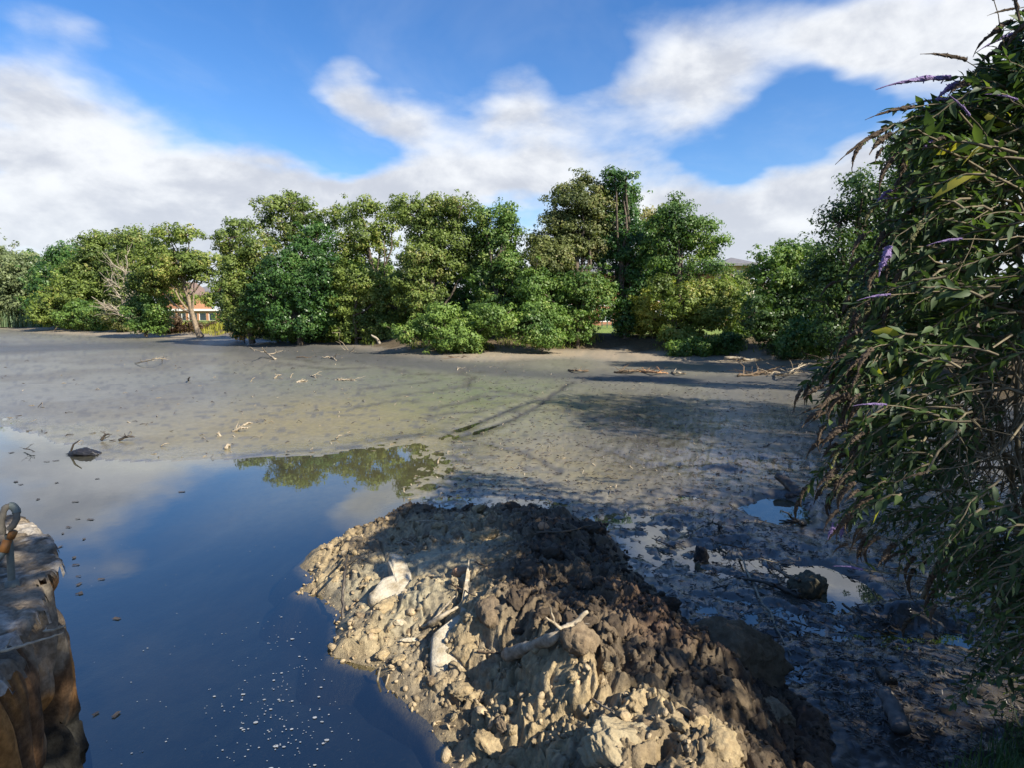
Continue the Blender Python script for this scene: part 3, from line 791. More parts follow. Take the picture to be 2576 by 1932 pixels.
wall_panel(C_, 'wing_wall', CREAM, (xu0, yU, Cz), (1, 0), xu1 - xu0, hU, [(.6, 1.6, hU - 1.8, hU - .4), (.6, 1.6, 1.0, 2.5)])
box_part(C_, 'band', WHITEP, xc0 + .01, xc1 - .01, yC - .08, yC - .003, Cz + 2.55, Cz + 2.75)
b = box_part(C_, 'porch_roof', WHITEP, X_at(1752, 72), X_at(1795, 72), 72, 74, Y(1770, 768, 72)[2], Y(1770, 763, 72)[2])
box_part(C_, 'porch_post', WHITEP, X_at(1768, 72), X_at(1771, 72), 72.3, 72.45, Cz, Y(1770, 768, 72)[2])
# garden wall / screen and green mesh fence on the lawn
gf = empty('garden_screen', (0, 0, 0), 'white slatted garden screen seen between the trees beyond the yellow shrub', 'screen')
for k in range(5):
    z0 = Cz + .25 + k * .36
    box_part(gf, 'slat', WHITEP, X_at(1662, 66), X_at(1708, 66), 66.0, 66.04, z0, z0 + .27)
for px in (1662, 1708): box_part(gf, 'post', WHITEP, X_at(px, 66) - .05, X_at(px, 66) + .05, 66.045, 66.13, Cz - .2, Cz + 2.1)
GREENP = simple('green_paint', (.05, .16, .10), (.04, .12, .08), 3, .5)
fe = empty('green_fence', (0, 0, 0), 'green mesh fence panel on the bright lawn in the gap between ivy trunks', 'fence')
for px in (1515, 1528, 1541, 1554): box_part(fe, 'post', GREENP, X_at(px, 62) - .04, X_at(px, 62) + .04, 62, 62.08, Cz - .3, Cz + 2.2)
for z0 in (.5, 1.2, 1.9): box_part(fe, 'rail', GREENP, X_at(1515, 62), X_at(1554, 62), 61.94, 61.99, Cz + z0, Cz + z0 + .06)

# ------------------------------------------------------------------ trees
def leaf_quads(cent, nrm, size, rng, aspect=.62):
    n = len(cent)
    nrm = nrm / (np.linalg.norm(nrm, axis=1, keepdims=True) + 1e-9)
    t = rng.normal(size=(n, 3)); t -= (t * nrm).sum(1, keepdims=True) * nrm; t /= (np.linalg.norm(t, axis=1, keepdims=True) + 1e-9)
    s = np.cross(nrm, t); sz = size[:, None]
    fold = nrm * sz * rng.uniform(-.25, .25, (n, 1))
    v = np.stack([cent - t * sz * .55 + fold, cent + s * sz * .62 * aspect + t * sz * .35, cent - s * sz * .62 * aspect + t * sz * .35 + fold], 1).reshape(-1, 3)
    f = np.arange(n * 3).reshape(-1, 3)
    return v, f
def rand_dirs(n, rng):
    d = rng.normal(size=(n, 3)); return d / np.linalg.norm(d, axis=1, keepdims=True)
TOT = [0]
def tree(name, label, cat, Yd, base_px, lobes, material, lean_top=None, group=None, dens=1.0, leaf=None, puff=None, bark=BARK, trunk_r=.22, spread=None,
         ground=.5, sparse_top=0.0, droop=0.0, bare=0, seed=0, trunk=True):
    """lobes: (cx, cy, rx, ry[, density]) measured on the survey photograph, placed at real distance Yd"""
    rng = np.random.default_rng(seed * 31 + 7)
    k = Yd / FPX * math.cos(PITCH)
    base = Y(base_px, 966, Yd); base[2] = ground
    L = []
    for q in lobes:
        cx, cy, rx, ry = q[:4]; dn = q[4] if len(q) > 4 else 1.0
        c = Y(cx, cy, Yd + rng.uniform(-.35, .35) * (spread or 2.2))
        L.append((c, np.array([rx * k * 1.32, max(rx, ry) * k * .85, ry * k * 1.36]), dn))
    lf = leaf or max(.15, Yd * .0037)
    pr = puff or max(.38, Yd * .0100)
    o = empty(name, base, label, cat, group)
    cen = []; nr = []; sz = []; twigs = []; tips = []
    for (c, rad, dn) in L:
        area = 4 * math.pi * ((rad[0] * rad[2]) ** 1.6 / 1 + 1e-6) ** (1 / 1.6)
        npuff = max(6, int(area / (pr * pr) * .62 * dn))
        d = rand_dirs(npuff, rng); d[:, 2] = d[:, 2] * .9 + .12
        rr = rng.uniform(.45, 1.0, npuff) ** .6
        pc = c + d * rad * rr[:, None]
        irr = rng.uniform(.7, 1.45, npuff)
        outl = rng.uniform(0, 1, npuff) < .16; pc[outl] = c + d[outl] * rad * rng.uniform(1.08, 1.5, (int(outl.sum()), 1)); irr[outl] = rng.uniform(.4, .75, int(outl.sum()))
        for j in range(npuff):
            pj = pc[j]; pj_r = pr * irr[j]
            if pj[2] < ground + .15: continue
            nl = int(42 * dens * irr[j] ** 2)
            dd = rand_dirs(nl, rng) * (rng.uniform(.15, 1, (nl, 1)) ** .5) * np.array([1, 1, .62]) * pj_r
            dd[:, 2] -= droop * pj_r * rng.uniform(0, 2.2, nl)
            cen.append(pj + dd); nn_ = dd / pj_r * 1.3 + rng.normal(size=(nl, 3)) * .42 + np.array([0, 0, .30]) + d[j] * .5
            nr.append(nn_); sz.append(lf * rng.uniform(.65, 1.35, nl))
            if rng.uniform() < .16 + .3 * (dn < .8): twigs.append((c, pj))
    cen = np.concatenate(cen); nr = np.concatenate(nr); sz = np.concatenate(sz)
    v, f = leaf_quads(cen, nr, sz, rng)
    TOT[0] += len(f)
    # leaves keep the hue of their clump, with a little of their own
    clump = fbm(cen[:, 0] * .8 + cen[:, 1] * .3, cen[:, 2] * .9, seed + 3, 3)
    lr = np.clip(.5 + (clump - .5) * 1.5 + rng.normal(0, .22, len(f)), 0, 1)
    co = link('crown', mesh_np('crown', v - base, f, material, False, fattr=lr), o)
    co['kind'] = 'stuff'
    if trunk:
        top = max(L, key=lambda q: q[0][2]); topc = top[0] - np.array([0, 0, top[1][2] * .3])
        paths = []
        mid = lean_top if lean_top is not None else None
        tp = wiggle((0, 0, -.3), topc - base, 9, .03, rng)
        H = max(1.0, topc[2] - base[2]); tr = trunk_r * (H / 9) ** .5
        paths.append((tp, np.linspace(tr, .04, 9) * np.array([1.35] + [1] * 8)))
        for (c, rad, dn) in L:
            ct = c - base
            i = int(np.clip(ct[2] * .55 / H * 8, 1, 6)); st = tp[i]
            pth = wiggle(st, ct, 6, .05, rng, sag=-.05)
            paths.append((pth, np.linspace(tr * .42, .035, 6)))
        for (c, pj) in twigs:
            paths.append((wiggle(c - base, pj - base, 4, .08, rng), np.linspace(.035, .012, 4) * max(1, Yd / 45)))
        v, f = tube_arrays(paths, 5, rng, .12)
        link('trunk', mesh_np('trunk', v, f, bark, True), o)
    return o
BARK2 = simple('bark_brown', (.30, .23, .15), (.16, .12, .08), 6.0, 0.9, 0.6, 0.02)
ALD = leaf_mat('alder_leaves', (0.078, 0.121, 0.029), (0.177, 0.234, 0.052), (0.284, 0.284, 0.091))
ALD2 = leaf_mat('alder_leaves_yellowish', (.088, .130, .028), (.195, .255, .052), (.34, .33, .09))
DEEP = leaf_mat('ivy_leaves', (0.031, 0.078, 0.023), (0.078, 0.163, 0.039), (0.170, 0.256, 0.078), rough=.35)
MIDG = leaf_mat('broad_leaves', (0.057, 0.116, 0.029), (0.142, 0.234, 0.049), (0.241, 0.298, 0.078))
OLIV = leaf_mat('cone_laden_leaves', (.085, .108, .034), (.180, .205, .062), (.26, .24, .10))
BRIGHT = leaf_mat('bright_leaves', (.080, .145, .030), (.19, .285, .062), (.34, .38, .10))
YEL = leaf_mat('yellowing_leaves', (.19, .23, .045), (.36, .37, .07), (.5, .46, .11))
SAGE = leaf_mat('sage_leaves', (0.121, 0.156, 0.072), (0.213, 0.256, 0.111), (0.284, 0.312, 0.156))
WILL = leaf_mat('birch_leaves', (0.213, 0.213, 0.091), (0.341, 0.312, 0.143), (0.426, 0.369, 0.182))
PURP = leaf_mat('purple_leaves', (0.071, 0.026, 0.029), (0.128, 0.050, 0.046), (0.185, 0.071, 0.052))
SHADEG = leaf_mat('shade_leaves', (0.031, 0.064, 0.023), (0.071, 0.125, 0.036), (0.156, 0.199, 0.052), rough=.4)
ft = 'trees on the far bank of the pond'
T = tree
T('broadleaf_tree', 'hazy sage green rounded tree at the far left edge above the reeds', 'tree', 104, 20, [(20, 690, 95, 48), (70, 735, 60, 48), (-60, 700, 80, 70), (20, 765, 80, 30)], SAGE, seed=1, ground=.7, group=ft)
T('broadleaf_tree', 'yellow green tree top peeping over the far left sage tree', 'tree', 116, 50, [(40, 668, 60, 25), (-40, 665, 60, 30), (30, 730, 70, 50)], MIDG, seed=2, ground=.7, group=ft)
T('broadleaf_tree', 'small dark green tree with rounded top left of the dead tree', 'tree', 96, 160, [(170, 645, 38, 26), (150, 690, 55, 35), (185, 720, 40, 40), (130, 745, 45, 40)], DEEP, seed=3, ground=.7, group=ft)
T('alder_tree', 'olive alder with wispy top above the yellow green bushes', 'tree', 86, 245, [(245, 605, 32, 18, .8), (262, 640, 48, 34), (240, 680, 50, 34), (285, 720, 55, 45), (215, 735, 35, 30)], ALD, seed=4, ground=.7, group=ft)
T('alder_tree', 'grey green alder with two crests just left of the widest tree', 'tree', 82, 340, [(335, 592, 28, 20, .8), (355, 625, 40, 26), (312, 612, 28, 20, .7), (345, 665, 45, 30), (330, 710, 45, 40)], ALD, seed=5, ground=.7, dens=.9, group=ft)
T('leaning_tree', 'leaning pale trunked tree with flat layered crown before the orange brick house', 'tree', 62, 512,
  [(425, 590, 32, 18, .8), (470, 592, 34, 16, .8), (395, 640, 36, 24, .9), (400, 680, 50, 22), (455, 665, 52, 20), (380, 712, 38, 24), (505, 655, 34, 15, .8), (548, 662, 28, 11, .7), (495, 690, 38, 14, .8), (430, 700, 44, 20), (440, 635, 36, 14, .6)], ALD2, seed=6, bark=BARK2, trunk_r=.26, dens=.9, group=ft, puff=.55)
T('ivy_tree', 'bright green ivy covered column left of the brick house wall', 'tree', 64, 375, [(358, 740, 26, 40), (352, 790, 34, 40), (372, 700, 30, 26), (395, 760, 18, 50), (390, 810, 30, 25)], MIDG, seed=7, group=ft)
T('garden_tree', 'thin pale green tree in front of the orange brick house', 'tree', 90, 455, [(455, 735, 22, 18, .8), (480, 750, 18, 16, .8), (440, 760, 12, 10, .7)], ALD2, seed=63, ground=.9, trunk_r=.1, dens=.7)
T('garden_tree', 'small tree standing before the buff brick apartment tower', 'tree', 60, 1850, [(1845, 705, 26, 20, .8), (1870, 725, 24, 20, .8), (1822, 690, 14, 14, .7)], ALD, seed=64, ground=.9, trunk_r=.12, dens=.8)
T('garden_tree', 'small light green garden tree left of the plum tree', 'tree', 98, 560, [(562, 735, 28, 18), (545, 755, 22, 14), (580, 752, 22, 14)], ALD2, seed=8, ground=.9, trunk_r=.12)
T('plum_tree', 'small dark purple leaved tree at the left edge of the central trees', 'tree', 84, 581, [(576, 745, 15, 22), (582, 775, 12, 16), (592, 728, 14, 14)], PURP, seed=9, ground=.9, trunk_r=.1)
T('alder_tree', 'tall airy alder at the left end of the central row', 'tree', 50, 640, [(595, 575, 40, 18, .8), (575, 600, 30, 14, .7), (600, 630, 36, 34), (610, 690, 44, 40), (600, 750, 34, 44), (650, 640, 36, 40), (625, 800, 40, 34), (590, 700, 26, 40), (585, 790, 22, 40)], ALD, seed=10, group=ft)
T('alder_tree', 'open topped grey green alder with sky showing between its limbs', 'tree', 52, 740, [(680, 520, 34, 18, .8), (735, 512, 44, 18, .8), (660, 555, 26, 14, .7), (775, 540, 34, 18, .8), (720, 560, 44, 18, .7), (850, 535, 26, 14, .7), (760, 585, 40, 20, .7), (700, 605, 34, 16, .6), (820, 565, 28, 16, .6), (735, 490, 14, 8, .6)], ALD, seed=11, dens=.8, group=ft, puff=.48)
T('ivy_tree', 'dense dark green ivy clad tree rising in the left of the central row', 'tree', 48, 760, [(800, 600, 34, 30), (765, 650, 46, 40), (715, 690, 46, 40), (700, 745, 56, 44), (780, 730, 52, 50), (745, 800, 60, 44), (820, 700, 40, 60), (815, 790, 36, 50), (670, 790, 36, 30)], DEEP, seed=12, group=ft)
T('alder_tree', 'yellowish alder with leaning dark trunk before a patch of sky', 'tree', 49, 1010, [(905, 518, 30, 18, .9), (945, 530, 22, 14, .8), (890, 555, 28, 18, .9), (905, 600, 40, 30), (965, 580, 30, 16, .8), (970, 620, 26, 18, .8), (880, 640, 40, 30), (990, 545, 26, 20, .8)], ALD2, seed=13, dens=.9, group=ft, puff=.48)
T('alder_tree', 'yellow green low alder filling the middle of the central row', 'tree', 47, 900, [(890, 700, 42, 36), (940, 730, 40, 34), (870, 760, 36, 40), (930, 790, 48, 40), (990, 770, 40, 44), (960, 830, 40, 34), (895, 840, 40, 34), (1000, 715, 30, 20)], ALD2, seed=14, group=ft)
T('alder_tree', 'broadest round crowned alder in the middle of the central row', 'tree', 44, 1100, [(1020, 515, 36, 16, .9), (1050, 545, 48, 24), (1110, 560, 56, 34), (1160, 520, 38, 20, .9), (1075, 590, 48, 30), (1140, 610, 58, 40), (1070, 650, 50, 34), (1130, 670, 62, 36), (1040, 700, 44, 34), (1190, 650, 36, 40), (1060, 750, 50, 36), (1100, 505, 26, 12, .8)], ALD, seed=15, trunk_r=.3, group=ft)
T('ivy_tree', 'slender twin topped tree right of the broadest alder', 'tree', 43, 1245, [(1218, 540, 20, 22, .9), (1272, 535, 24, 22, .9), (1240, 585, 36, 30), (1280, 590, 24, 34), (1250, 640, 34, 44), (1285, 690, 36, 46), (1230, 710, 44, 44), (1270, 760, 50, 44), (1220, 800, 40, 40)], MIDG, seed=16, group=ft)
T('bush', 'bright green bush sprawling down onto the mud in the centre', 'bush', 38, 1160, [(1030, 838, 36, 22), (1085, 820, 46, 30), (1140, 850, 50, 30), (1190, 830, 50, 36), (1165, 872, 46, 18), (1245, 800, 40, 26), (1215, 790, 30, 26), (1110, 790, 34, 22)], BRIGHT, seed=17, trunk_r=.1, ground=.1, spread=3.5)
T('bush', 'dark green bush under the trees right of the bright green sprawling bush', 'bush', 38, 1365, [(1330, 830, 36, 34), (1375, 850, 40, 26), (1385, 810, 36, 30), (1350, 790, 36, 24)], MIDG, seed=18, trunk_r=.1, ground=.2)
T('cone_laden_tree', 'brownish olive alder heavy with cones, second tallest in the row', 'tree', 42, 1440, [(1455, 450, 22, 14, .9), (1500, 520, 34, 26), (1500, 570, 34, 30), (1380, 640, 40, 30), (1350, 610, 26, 20, .8), (1480, 475, 30, 18, .9), (1425, 480, 30, 16, .8), (1400, 505, 26, 12, .7), (1460, 510, 44, 22), (1410, 560, 40, 24), (1455, 575, 56, 36), (1390, 610, 44, 26), (1440, 630, 60, 36), (1390, 660, 44, 26), (1500, 620, 36, 34), (1360, 690, 24, 30, .8)], OLIV, seed=19, trunk_r=.3, group=ft)
T('ivy_tree', 'pale ivy festooned lower trunk beneath the cone laden alder', 'tree', 41, 1450, [(1470, 720, 44, 36), (1500, 760, 40, 44), (1450, 770, 30, 50), (1390, 740, 44, 34), (1340, 720, 30, 40), (1405, 790, 30, 30), (1460, 830, 28, 30)], MIDG, seed=20, group=ft)
T('ivy_tree', 'tallest tree of the row, deep green and ivy clad to the top', 'tree', 42, 1570, [(1545, 445, 22, 14), (1575, 440, 20, 12, .8), (1550, 475, 34, 22), (1585, 490, 26, 16, .9), (1545, 520, 40, 26), (1560, 560, 46, 34), (1540, 610, 50, 36), (1590, 630, 36, 44), (1555, 680, 46, 44), (1590, 740, 36, 50), (1575, 800, 34, 44), (1615, 590, 24, 24)], DEEP, seed=21, trunk_r=.3, group=ft)
T('birch_tree', 'light brown drooping birch top behind the gap between the two tallest trees', 'tree', 56, 1640, [(1632, 545, 22, 24, .9), (1650, 540, 14, 20, .8), (1640, 590, 28, 34), (1640, 640, 28, 30)], WILL, seed=22, droop=.8, dens=.8, group=ft)
T('alder_tree', 'pointed green alder with forked trunk left of the apartment tower', 'tree', 40, 1720, [(1703, 508, 18, 14), (1700, 540, 38, 24), (1690, 575, 50, 24), (1740, 575, 46, 22), (1770, 600, 44, 18, .9), (1800, 610, 30, 14, .8), (1690, 610, 50, 28), (1660, 560, 26, 20), (1740, 630, 48, 16, .8), (1670, 650, 38, 24), (1800, 640, 28, 10, .7), (1775, 670, 50, 16, .8), (1690, 690, 30, 18, .8)], MIDG, seed=23, trunk_r=.3, group=ft, puff=.45)
T('alder_tree', 'wide yellow green lower alder in front of the apartment block', 'tree', 38.5, 1740, [(1720, 760, 40, 34), (1770, 740, 44, 30), (1830, 750, 44, 34), (1885, 775, 38, 28), (1800, 790, 50, 36), (1740, 810, 44, 34), (1700, 850, 36, 36), (1660, 730, 24, 30)], ALD2, seed=24, group=ft)
T('shrub', 'bright yellow shrub on the bank between the two dark ivy trunks', 'shrub', 41, 1640, [(1632, 765, 26, 26), (1645, 800, 32, 30), (1640, 835, 34, 20), (1615, 800, 22, 30)], YEL, seed=25, trunk_r=.07)
T('bush', 'low mixed green bush at the waterline below the forked alder', 'bush', 36, 1780, [(1750, 875, 36, 20), (1800, 878, 40, 18), (1830, 862, 30, 20), (1710, 880, 30, 16)], MIDG, seed=26, trunk_r=.06, ground=.1)
T('broadleaf_tree', 'dark rounded tree right of the apartment tower', 'tree', 34, 1980, [(1990, 625, 38, 16, .9), (1950, 650, 38, 22), (2010, 660, 50, 32), (1960, 700, 50, 34), (2030, 730, 56, 44), (1960, 760, 56, 36), (2040, 800, 50, 44), (1930, 800, 34, 20), (1905, 700, 22, 26, .8)], MIDG, seed=27, group=ft)
T('bush', 'dark green bush overhanging the shaded mud at the right', 'bush', 30, 2070, [(2030, 840, 40, 34), (2080, 860, 44, 34), (2000, 865, 30, 20), (2110, 820, 40, 40)], DEEP, seed=28, trunk_r=.1, ground=.2)
T('broadleaf_tree', 'large dark tree rising behind the flowering shrub at the right', 'tree', 26, 2180, [(2150, 445, 24, 20, .9), (2170, 490, 44, 34), (2110, 560, 40, 28), (2180, 570, 70, 50), (2110, 630, 56, 36), (2220, 660, 80, 60), (2130, 710, 60, 44), (2080, 760, 30, 30), (2200, 780, 80, 60), (2110, 840, 44, 36), (2290, 560, 70, 90), (2320, 720, 70, 90), (2200, 530, 50, 44), (2240, 470, 44, 40), (2230, 620, 60, 50)], SHADEG, seed=29, trunk_r=.35, puff=.5, leaf=.13)
T('broadleaf_tree', 'light green tree behind the upper part of the flowering shrub', 'tree', 19, 2490, [(2270, 400, 40, 36), (2330, 360, 60, 50), (2400, 420, 80, 80), (2330, 480, 70, 60), (2420, 560, 90, 70)], MIDG, seed=30, trunk_r=.2, puff=.32, leaf=.10)
T('bush', 'dark bush on the right bank behind the middle of the flowering shrub', 'bush', 20, 2480, [(2440, 850, 70, 50), (2540, 830, 90, 60)], SHADEG, seed=61, ground=.6, trunk_r=.08)
T('bush', 'big bush on the right bank past the edge of the picture', 'bush', 14, 2950, [(2860, 830, 140, 90), (3020, 800, 150, 120)], SHADEG, seed=62, ground=.8, trunk_r=.08)
# bushes along the far left shore
T('bush', 'yellow green tall bush beside the reeds', 'bush', 84, 150, [(170, 735, 50, 30), (140, 775, 44, 30), (215, 760, 44, 34), (110, 790, 28, 18)], ALD2, seed=31, ground=.6, trunk_r=.1)
T('bush', 'rounded darker green bush at the left shore', 'bush', 80, 230, [(200, 800, 44, 22), (245, 800, 40, 24), (225, 780, 36, 20)], MIDG, seed=32, ground=.5, trunk_r=.1)
T('bush', 'dull olive bush at the foot of the dead tree', 'bush', 76, 320, [(300, 800, 34, 22), (335, 812, 30, 18), (290, 770, 26, 18)], OLIV, seed=33, ground=.5, trunk_r=.1)
HEDGE = leaf_mat('copper_hedge_leaves', (.05, .028, .015), (.10, .06, .03), (.15, .10, .05))
T('hedge', 'low dark brown hedge left of the leaning trunk', 'hedge', 70, 440, [(410, 822, 30, 16), (450, 818, 30, 16), (480, 824, 24, 12), (395, 835, 24, 12)], HEDGE, seed=34, ground=.6, trunk_r=.05)
T('hedge', 'short dark brown hedge right of the leaning trunk', 'hedge', 72, 530, [(525, 822, 18, 9), (540, 822, 14, 8)], HEDGE, seed=35, ground=.7, trunk_r=.05)
T('hedge', 'clipped green hedge on the lawn in front of the pale block', 'hedge', 95, 580, [(570, 797, 20, 8), (600, 797, 22, 8)], MIDG, seed=36, ground=.9, trunk_r=.05)
T('wild_plant', 'orange berried wild plant at the left foot of the central trees', 'plant', 55, 600, [(596, 832, 12, 11), (605, 842, 10, 8)], leaf_mat('orange_leaves', (.35, .20, .03), (.5, .27, .04), (.45, .4, .08)), seed=37, ground=.3, trunk_r=.03)
fu = 'undergrowth under the far trees'
for k, (Yd, lob, m_, lb) in enumerate([
    (52, [(620, 770, 40, 36), (650, 820, 34, 26), (590, 820, 20, 24)], DEEP, 'dark undergrowth below the airy alder at the left end of the row'),
    (51, [(700, 790, 50, 40), (770, 840, 50, 26), (720, 840, 30, 20)], MIDG, 'dark green undergrowth below the open topped alder'),
    (50, [(850, 700, 44, 50), (860, 800, 50, 44), (820, 850, 40, 22)], DEEP, 'ivy thicket left of the yellow green low alder'),
    (50, [(940, 680, 34, 24), (950, 860, 50, 16), (1000, 850, 40, 26), (1010, 790, 40, 40)], MIDG, 'thicket behind the bright sprawling bush, left part'),
    (47, [(1110, 760, 70, 44), (1180, 740, 50, 50), (1200, 790, 40, 30)], DEEP, 'dark thicket in the hollow behind the bright sprawling bush'),
    (46, [(1300, 730, 44, 40), (1310, 800, 50, 44), (1290, 850, 34, 22)], MIDG, 'thicket right of the twin topped tree'),
    (45, [(1400, 700, 50, 40), (1420, 780, 50, 50), (1440, 850, 40, 20)], DEEP, 'dark ivy thicket at the trunk of the cone laden alder'),
    (45, [(1610, 700, 34, 50), (1590, 800, 30, 44), (1580, 850, 34, 18)], DEEP, 'dark ivy column at the foot of the tallest tree'),
    (43, [(1690, 700, 34, 40), (1710, 800, 34, 44), (1730, 860, 40, 18)], DEEP, 'dark ivy at the trunk of the forked alder'),
    (42, [(1850, 775, 40, 26), (1870, 820, 36, 26)], MIDG, 'leafy branches below the apartment tower'),
    (33, [(1950, 830, 50, 34), (1900, 790, 34, 40), (2000, 780, 60, 50), (2060, 740, 50, 50), (2000, 880, 60, 14)], SHADEG, 'dark thicket filling the foot of the right hand trees'),
    (27, [(2120, 760, 50, 60), (2160, 850, 60, 50), (2080, 690, 40, 40)], SHADEG, 'dark thicket behind the flowering shrub edge'),
    (88, [(200, 700, 50, 40), (130, 780, 40, 30), (270, 760, 50, 50)], MIDG, 'dark green thicket behind the left bushes'),
    (86, [(320, 750, 40, 50), (370, 800, 34, 30)], ALD, 'olive thicket behind the dead tree')]):
    T('undergrowth', lb, 'bushes', Yd, lob[0][0], lob, m_, seed=200 + k, ground=.3 if Yd > 40 else .2, trunk_r=.08, group=fu)
# trees closing the far side behind the gaps
for k, (px, lob, lb) in enumerate([(1010, [(960, 720, 60, 40), (1040, 740, 60, 40), (1000, 780, 70, 30)], 'low green tree seen through the central gap'),
                               (1330, [(1320, 770, 40, 26), (1360, 760, 30, 24)], 'small green tree before the grey roofed wing'),
                               (690, [(690, 800, 26, 12), (720, 795, 20, 12)], 'distant round green bush on the lawn left of centre')]):
    T('garden_tree', lb, 'tree', 66, px, lob, ALD2, seed=40 + k, ground=.9, trunk_r=.1)
# trees standing on the right and near banks, outside the picture; they shade the mud and the heap
def shade_tree(label, base, lobes, seed, m=SHADEG, leaf=.16, dens=1.0, pr=.45):
    rng = np.random.default_rng(seed); o = empty('bank_tree', base, label, 'tree', 'trees on the near bank')
    base = np.array(base, float); cen = []; nr = []; paths = []
    for (x, y, z, r_) in lobes:
        c = np.array([x, y, z]); npf = int(4 * math.pi * r_ * r_ / (pr * pr) * .35 * dens)
        pc = c + rand_dirs(npf, rng) * (rng.uniform(.3, 1, (npf, 1)) ** .6) * r_ * np.array([1, 1, .75])
        for q in pc:
            d_ = rand_dirs(30, rng) * pr * rng.uniform(.2, 1, (30, 1)) ** .5; cen.append(q + d_); nr.append(rng.normal(size=(30, 3)) + np.array([0, 0, .6]))
        paths.append((wiggle((0, 0, (z - base[2]) * .4), c - base, 6, .05, rng), np.linspace(.11, .03, 6)))
    cen = np.concatenate(cen); nr = np.concatenate(nr); TOT[0] += len(cen)
    v, f = leaf_quads(cen, nr, leaf * rng.uniform(.7, 1.3, len(cen)), rng)
    cr = link('crown', mesh_np('crown', v - base, f, m, False, fattr=rng.uniform(0, 1, len(f))), o); cr['kind'] = 'stuff'
    top = max(q[2] for q in lobes) - base[2]; mx = np.mean([q[:2] for q in lobes], axis=0) - base[:2]
    paths.append((wiggle((0, 0, -.3), (mx[0], mx[1], top), 8, .02, rng), np.linspace(.24, .04, 8)))
    v, f = tube_arrays(paths, 6, rng, .1); link('trunk', mesh_np('trunk', v, f, BARK, True), o)
def at_shadow(x, y, z0, h):      # where a crown must hang at height h to shade the ground point
    t = (h - z0) / SUN_S[2]; return (x + SUN_S[0] * t, y + SUN_S[1] * t, h)
def lob(*rows): return [at_shadow(x, y, z0, h) + (r_,) for (x, y, z0, h, r_) in rows]
shade_tree('broad tree on the right bank whose crown shades the far part of the mud', (15.6, 8.4, 1.0),
           lob((3.2, 18.0, 0, 9.4, 1.9), (6.0, 17.0, 0, 8.6, 2.2), (8.5, 15.5, 0, 7.2, 2.2), (5.6, 14.4, 0, 9.5, 2.2), (3.2, 14.6, 0, 9.8, 1.5), (8.2, 13, 0, 6.5, 2.0), (10.5, 13.5, 0, 5.2, 2.0), (5.2, 12.2, 0, 9.0, 1.4)), 51)
shade_tree('broad tree on the right bank nearer the viewer, whose crown shades the wet mud', (11.6, 2.6, 1.0),
           lob((4.6, 9.0, 0, 6.6, 1.5), (6.3, 10, 0, 6.0, 1.6), (3.6, 7.6, 0, 7.0, 1.4), (5.2, 7.4, 0, 6.2, 1.5), (2.6, 6.6, 0, 7.6, 1.1), (7.2, 8.2, 0, 5.0, 1.6), (4.2, 5.8, 0, 5.6, 1.1), (5.4, 6.6, 0, 5.4, 1.2), (6.6, 6.9, 0, 5, 1.2), (3.2, 5.4, 0, 6.2, .8)), 52)
shade_tree('thin tree on the near bank behind the viewer, shading the right side of the heap', (7.2, -2.5, 1.2),
           lob((1.5, 5.9, .3, 6.5, .85), (2.2, 4.9, .3, 6.0, .9), (1.2, 7.7, .3, 7.4, .8), (2.6, 3.8, .2, 5.2, .8), (1.1, 4.7, .4, 6.2, .5), (1.9, 3.3, .5, 5.6, .6), (1.2, 3.5, .5, 6.4, .35), (3.2, 4.2, 2.6, 6.6, .9), (4.0, 4.4, 3.6, 7.4, .9), (3.0, 4.0, 1.5, 5.6, .7), (1.7, 3.9, .4, 6.0, .5), (1.6, 4.4, .5, 7, .45)), 53, leaf=.12, pr=.3)
shade_tree('tree overhanging the near bank behind the viewer, shading the quay wall', (1.6, -3.0, 1.2),
           lob((-3.1, 3.9, .6, 6.6, .7), (-4.6, 5.4, .75, 7.4, .6), (-2.6, 2.6, .5, 6.2, .8)), 54, leaf=.12, pr=.3)
shade_tree('dense tree on the right bank shading the far right corner of the mud', (24.5, 17, 1.0),
           lob((14, 28, .5, 8.5, 2.4), (16, 31, .5, 8, 2.2), (12, 31, .3, 9.5, 1.7), (10, 22.5, 0, 9, 1.5), (13, 23.5, 0, 7.5, 2.0)), 55)
print('leaves', TOT[0])

# dead tree and reeds on the left shore
def bare_tree(name, label, Yd, base_px, tips, material, r0=.16, ground=.5, seed=0, n_tw=5, cat='tree'):
    rng = np.random.default_rng(seed); base = Y(base_px[0], base_px[1], Yd)
    o = empty(name, base, label, cat); paths = []
    for (px, py) in tips:
        e = Y(px, py, Yd + rng.uniform(-1, 1)) - base
        pth = wiggle((rng.normal(0, .1), rng.normal(0, .1), -.2), e, 8, .04, rng); paths.append((pth, np.linspace(r0, .03, 8)))
        for q in range(n_tw):
            i = rng.integers(2, 7); dvec = (e / np.linalg.norm(e)) * rng.uniform(.5, 1) + rng.normal(0, .55, 3)
            ln = np.linalg.norm(e) * rng.uniform(.12, .35)
            pp = wiggle(pth[i], pth[i] + dvec * ln, 5, .08, rng); paths.append((pp, np.linspace(r0 * .4, .02, 5)))
            for w_ in range(3):
                j = rng.integers(1, 4); paths.append((wiggle(pp[j], pp[j] + (dvec + rng.normal(0, .6, 3)) * ln * .5, 4, .08, rng), np.linspace(r0 * .2, .015, 4)))
    v, f = tube_arrays(paths, 5, rng, .15); link('trunk', mesh_np('trunk', v, f, material, True), o); return o
bare_tree('dead_tree', 'bare grey dead tree with fanned branches at the left shore', 74, (335, 800), [(300, 660), (270, 700), (250, 760), (315, 640), (335, 655), (285, 730), (345, 700), (230, 745)], BARK_PALE, .13, seed=3, n_tw=7)
GREYW = simple('grey_branches', (.42, .38, .31), (.28, .25, .20), 8)
rng = np.random.default_rng(77)
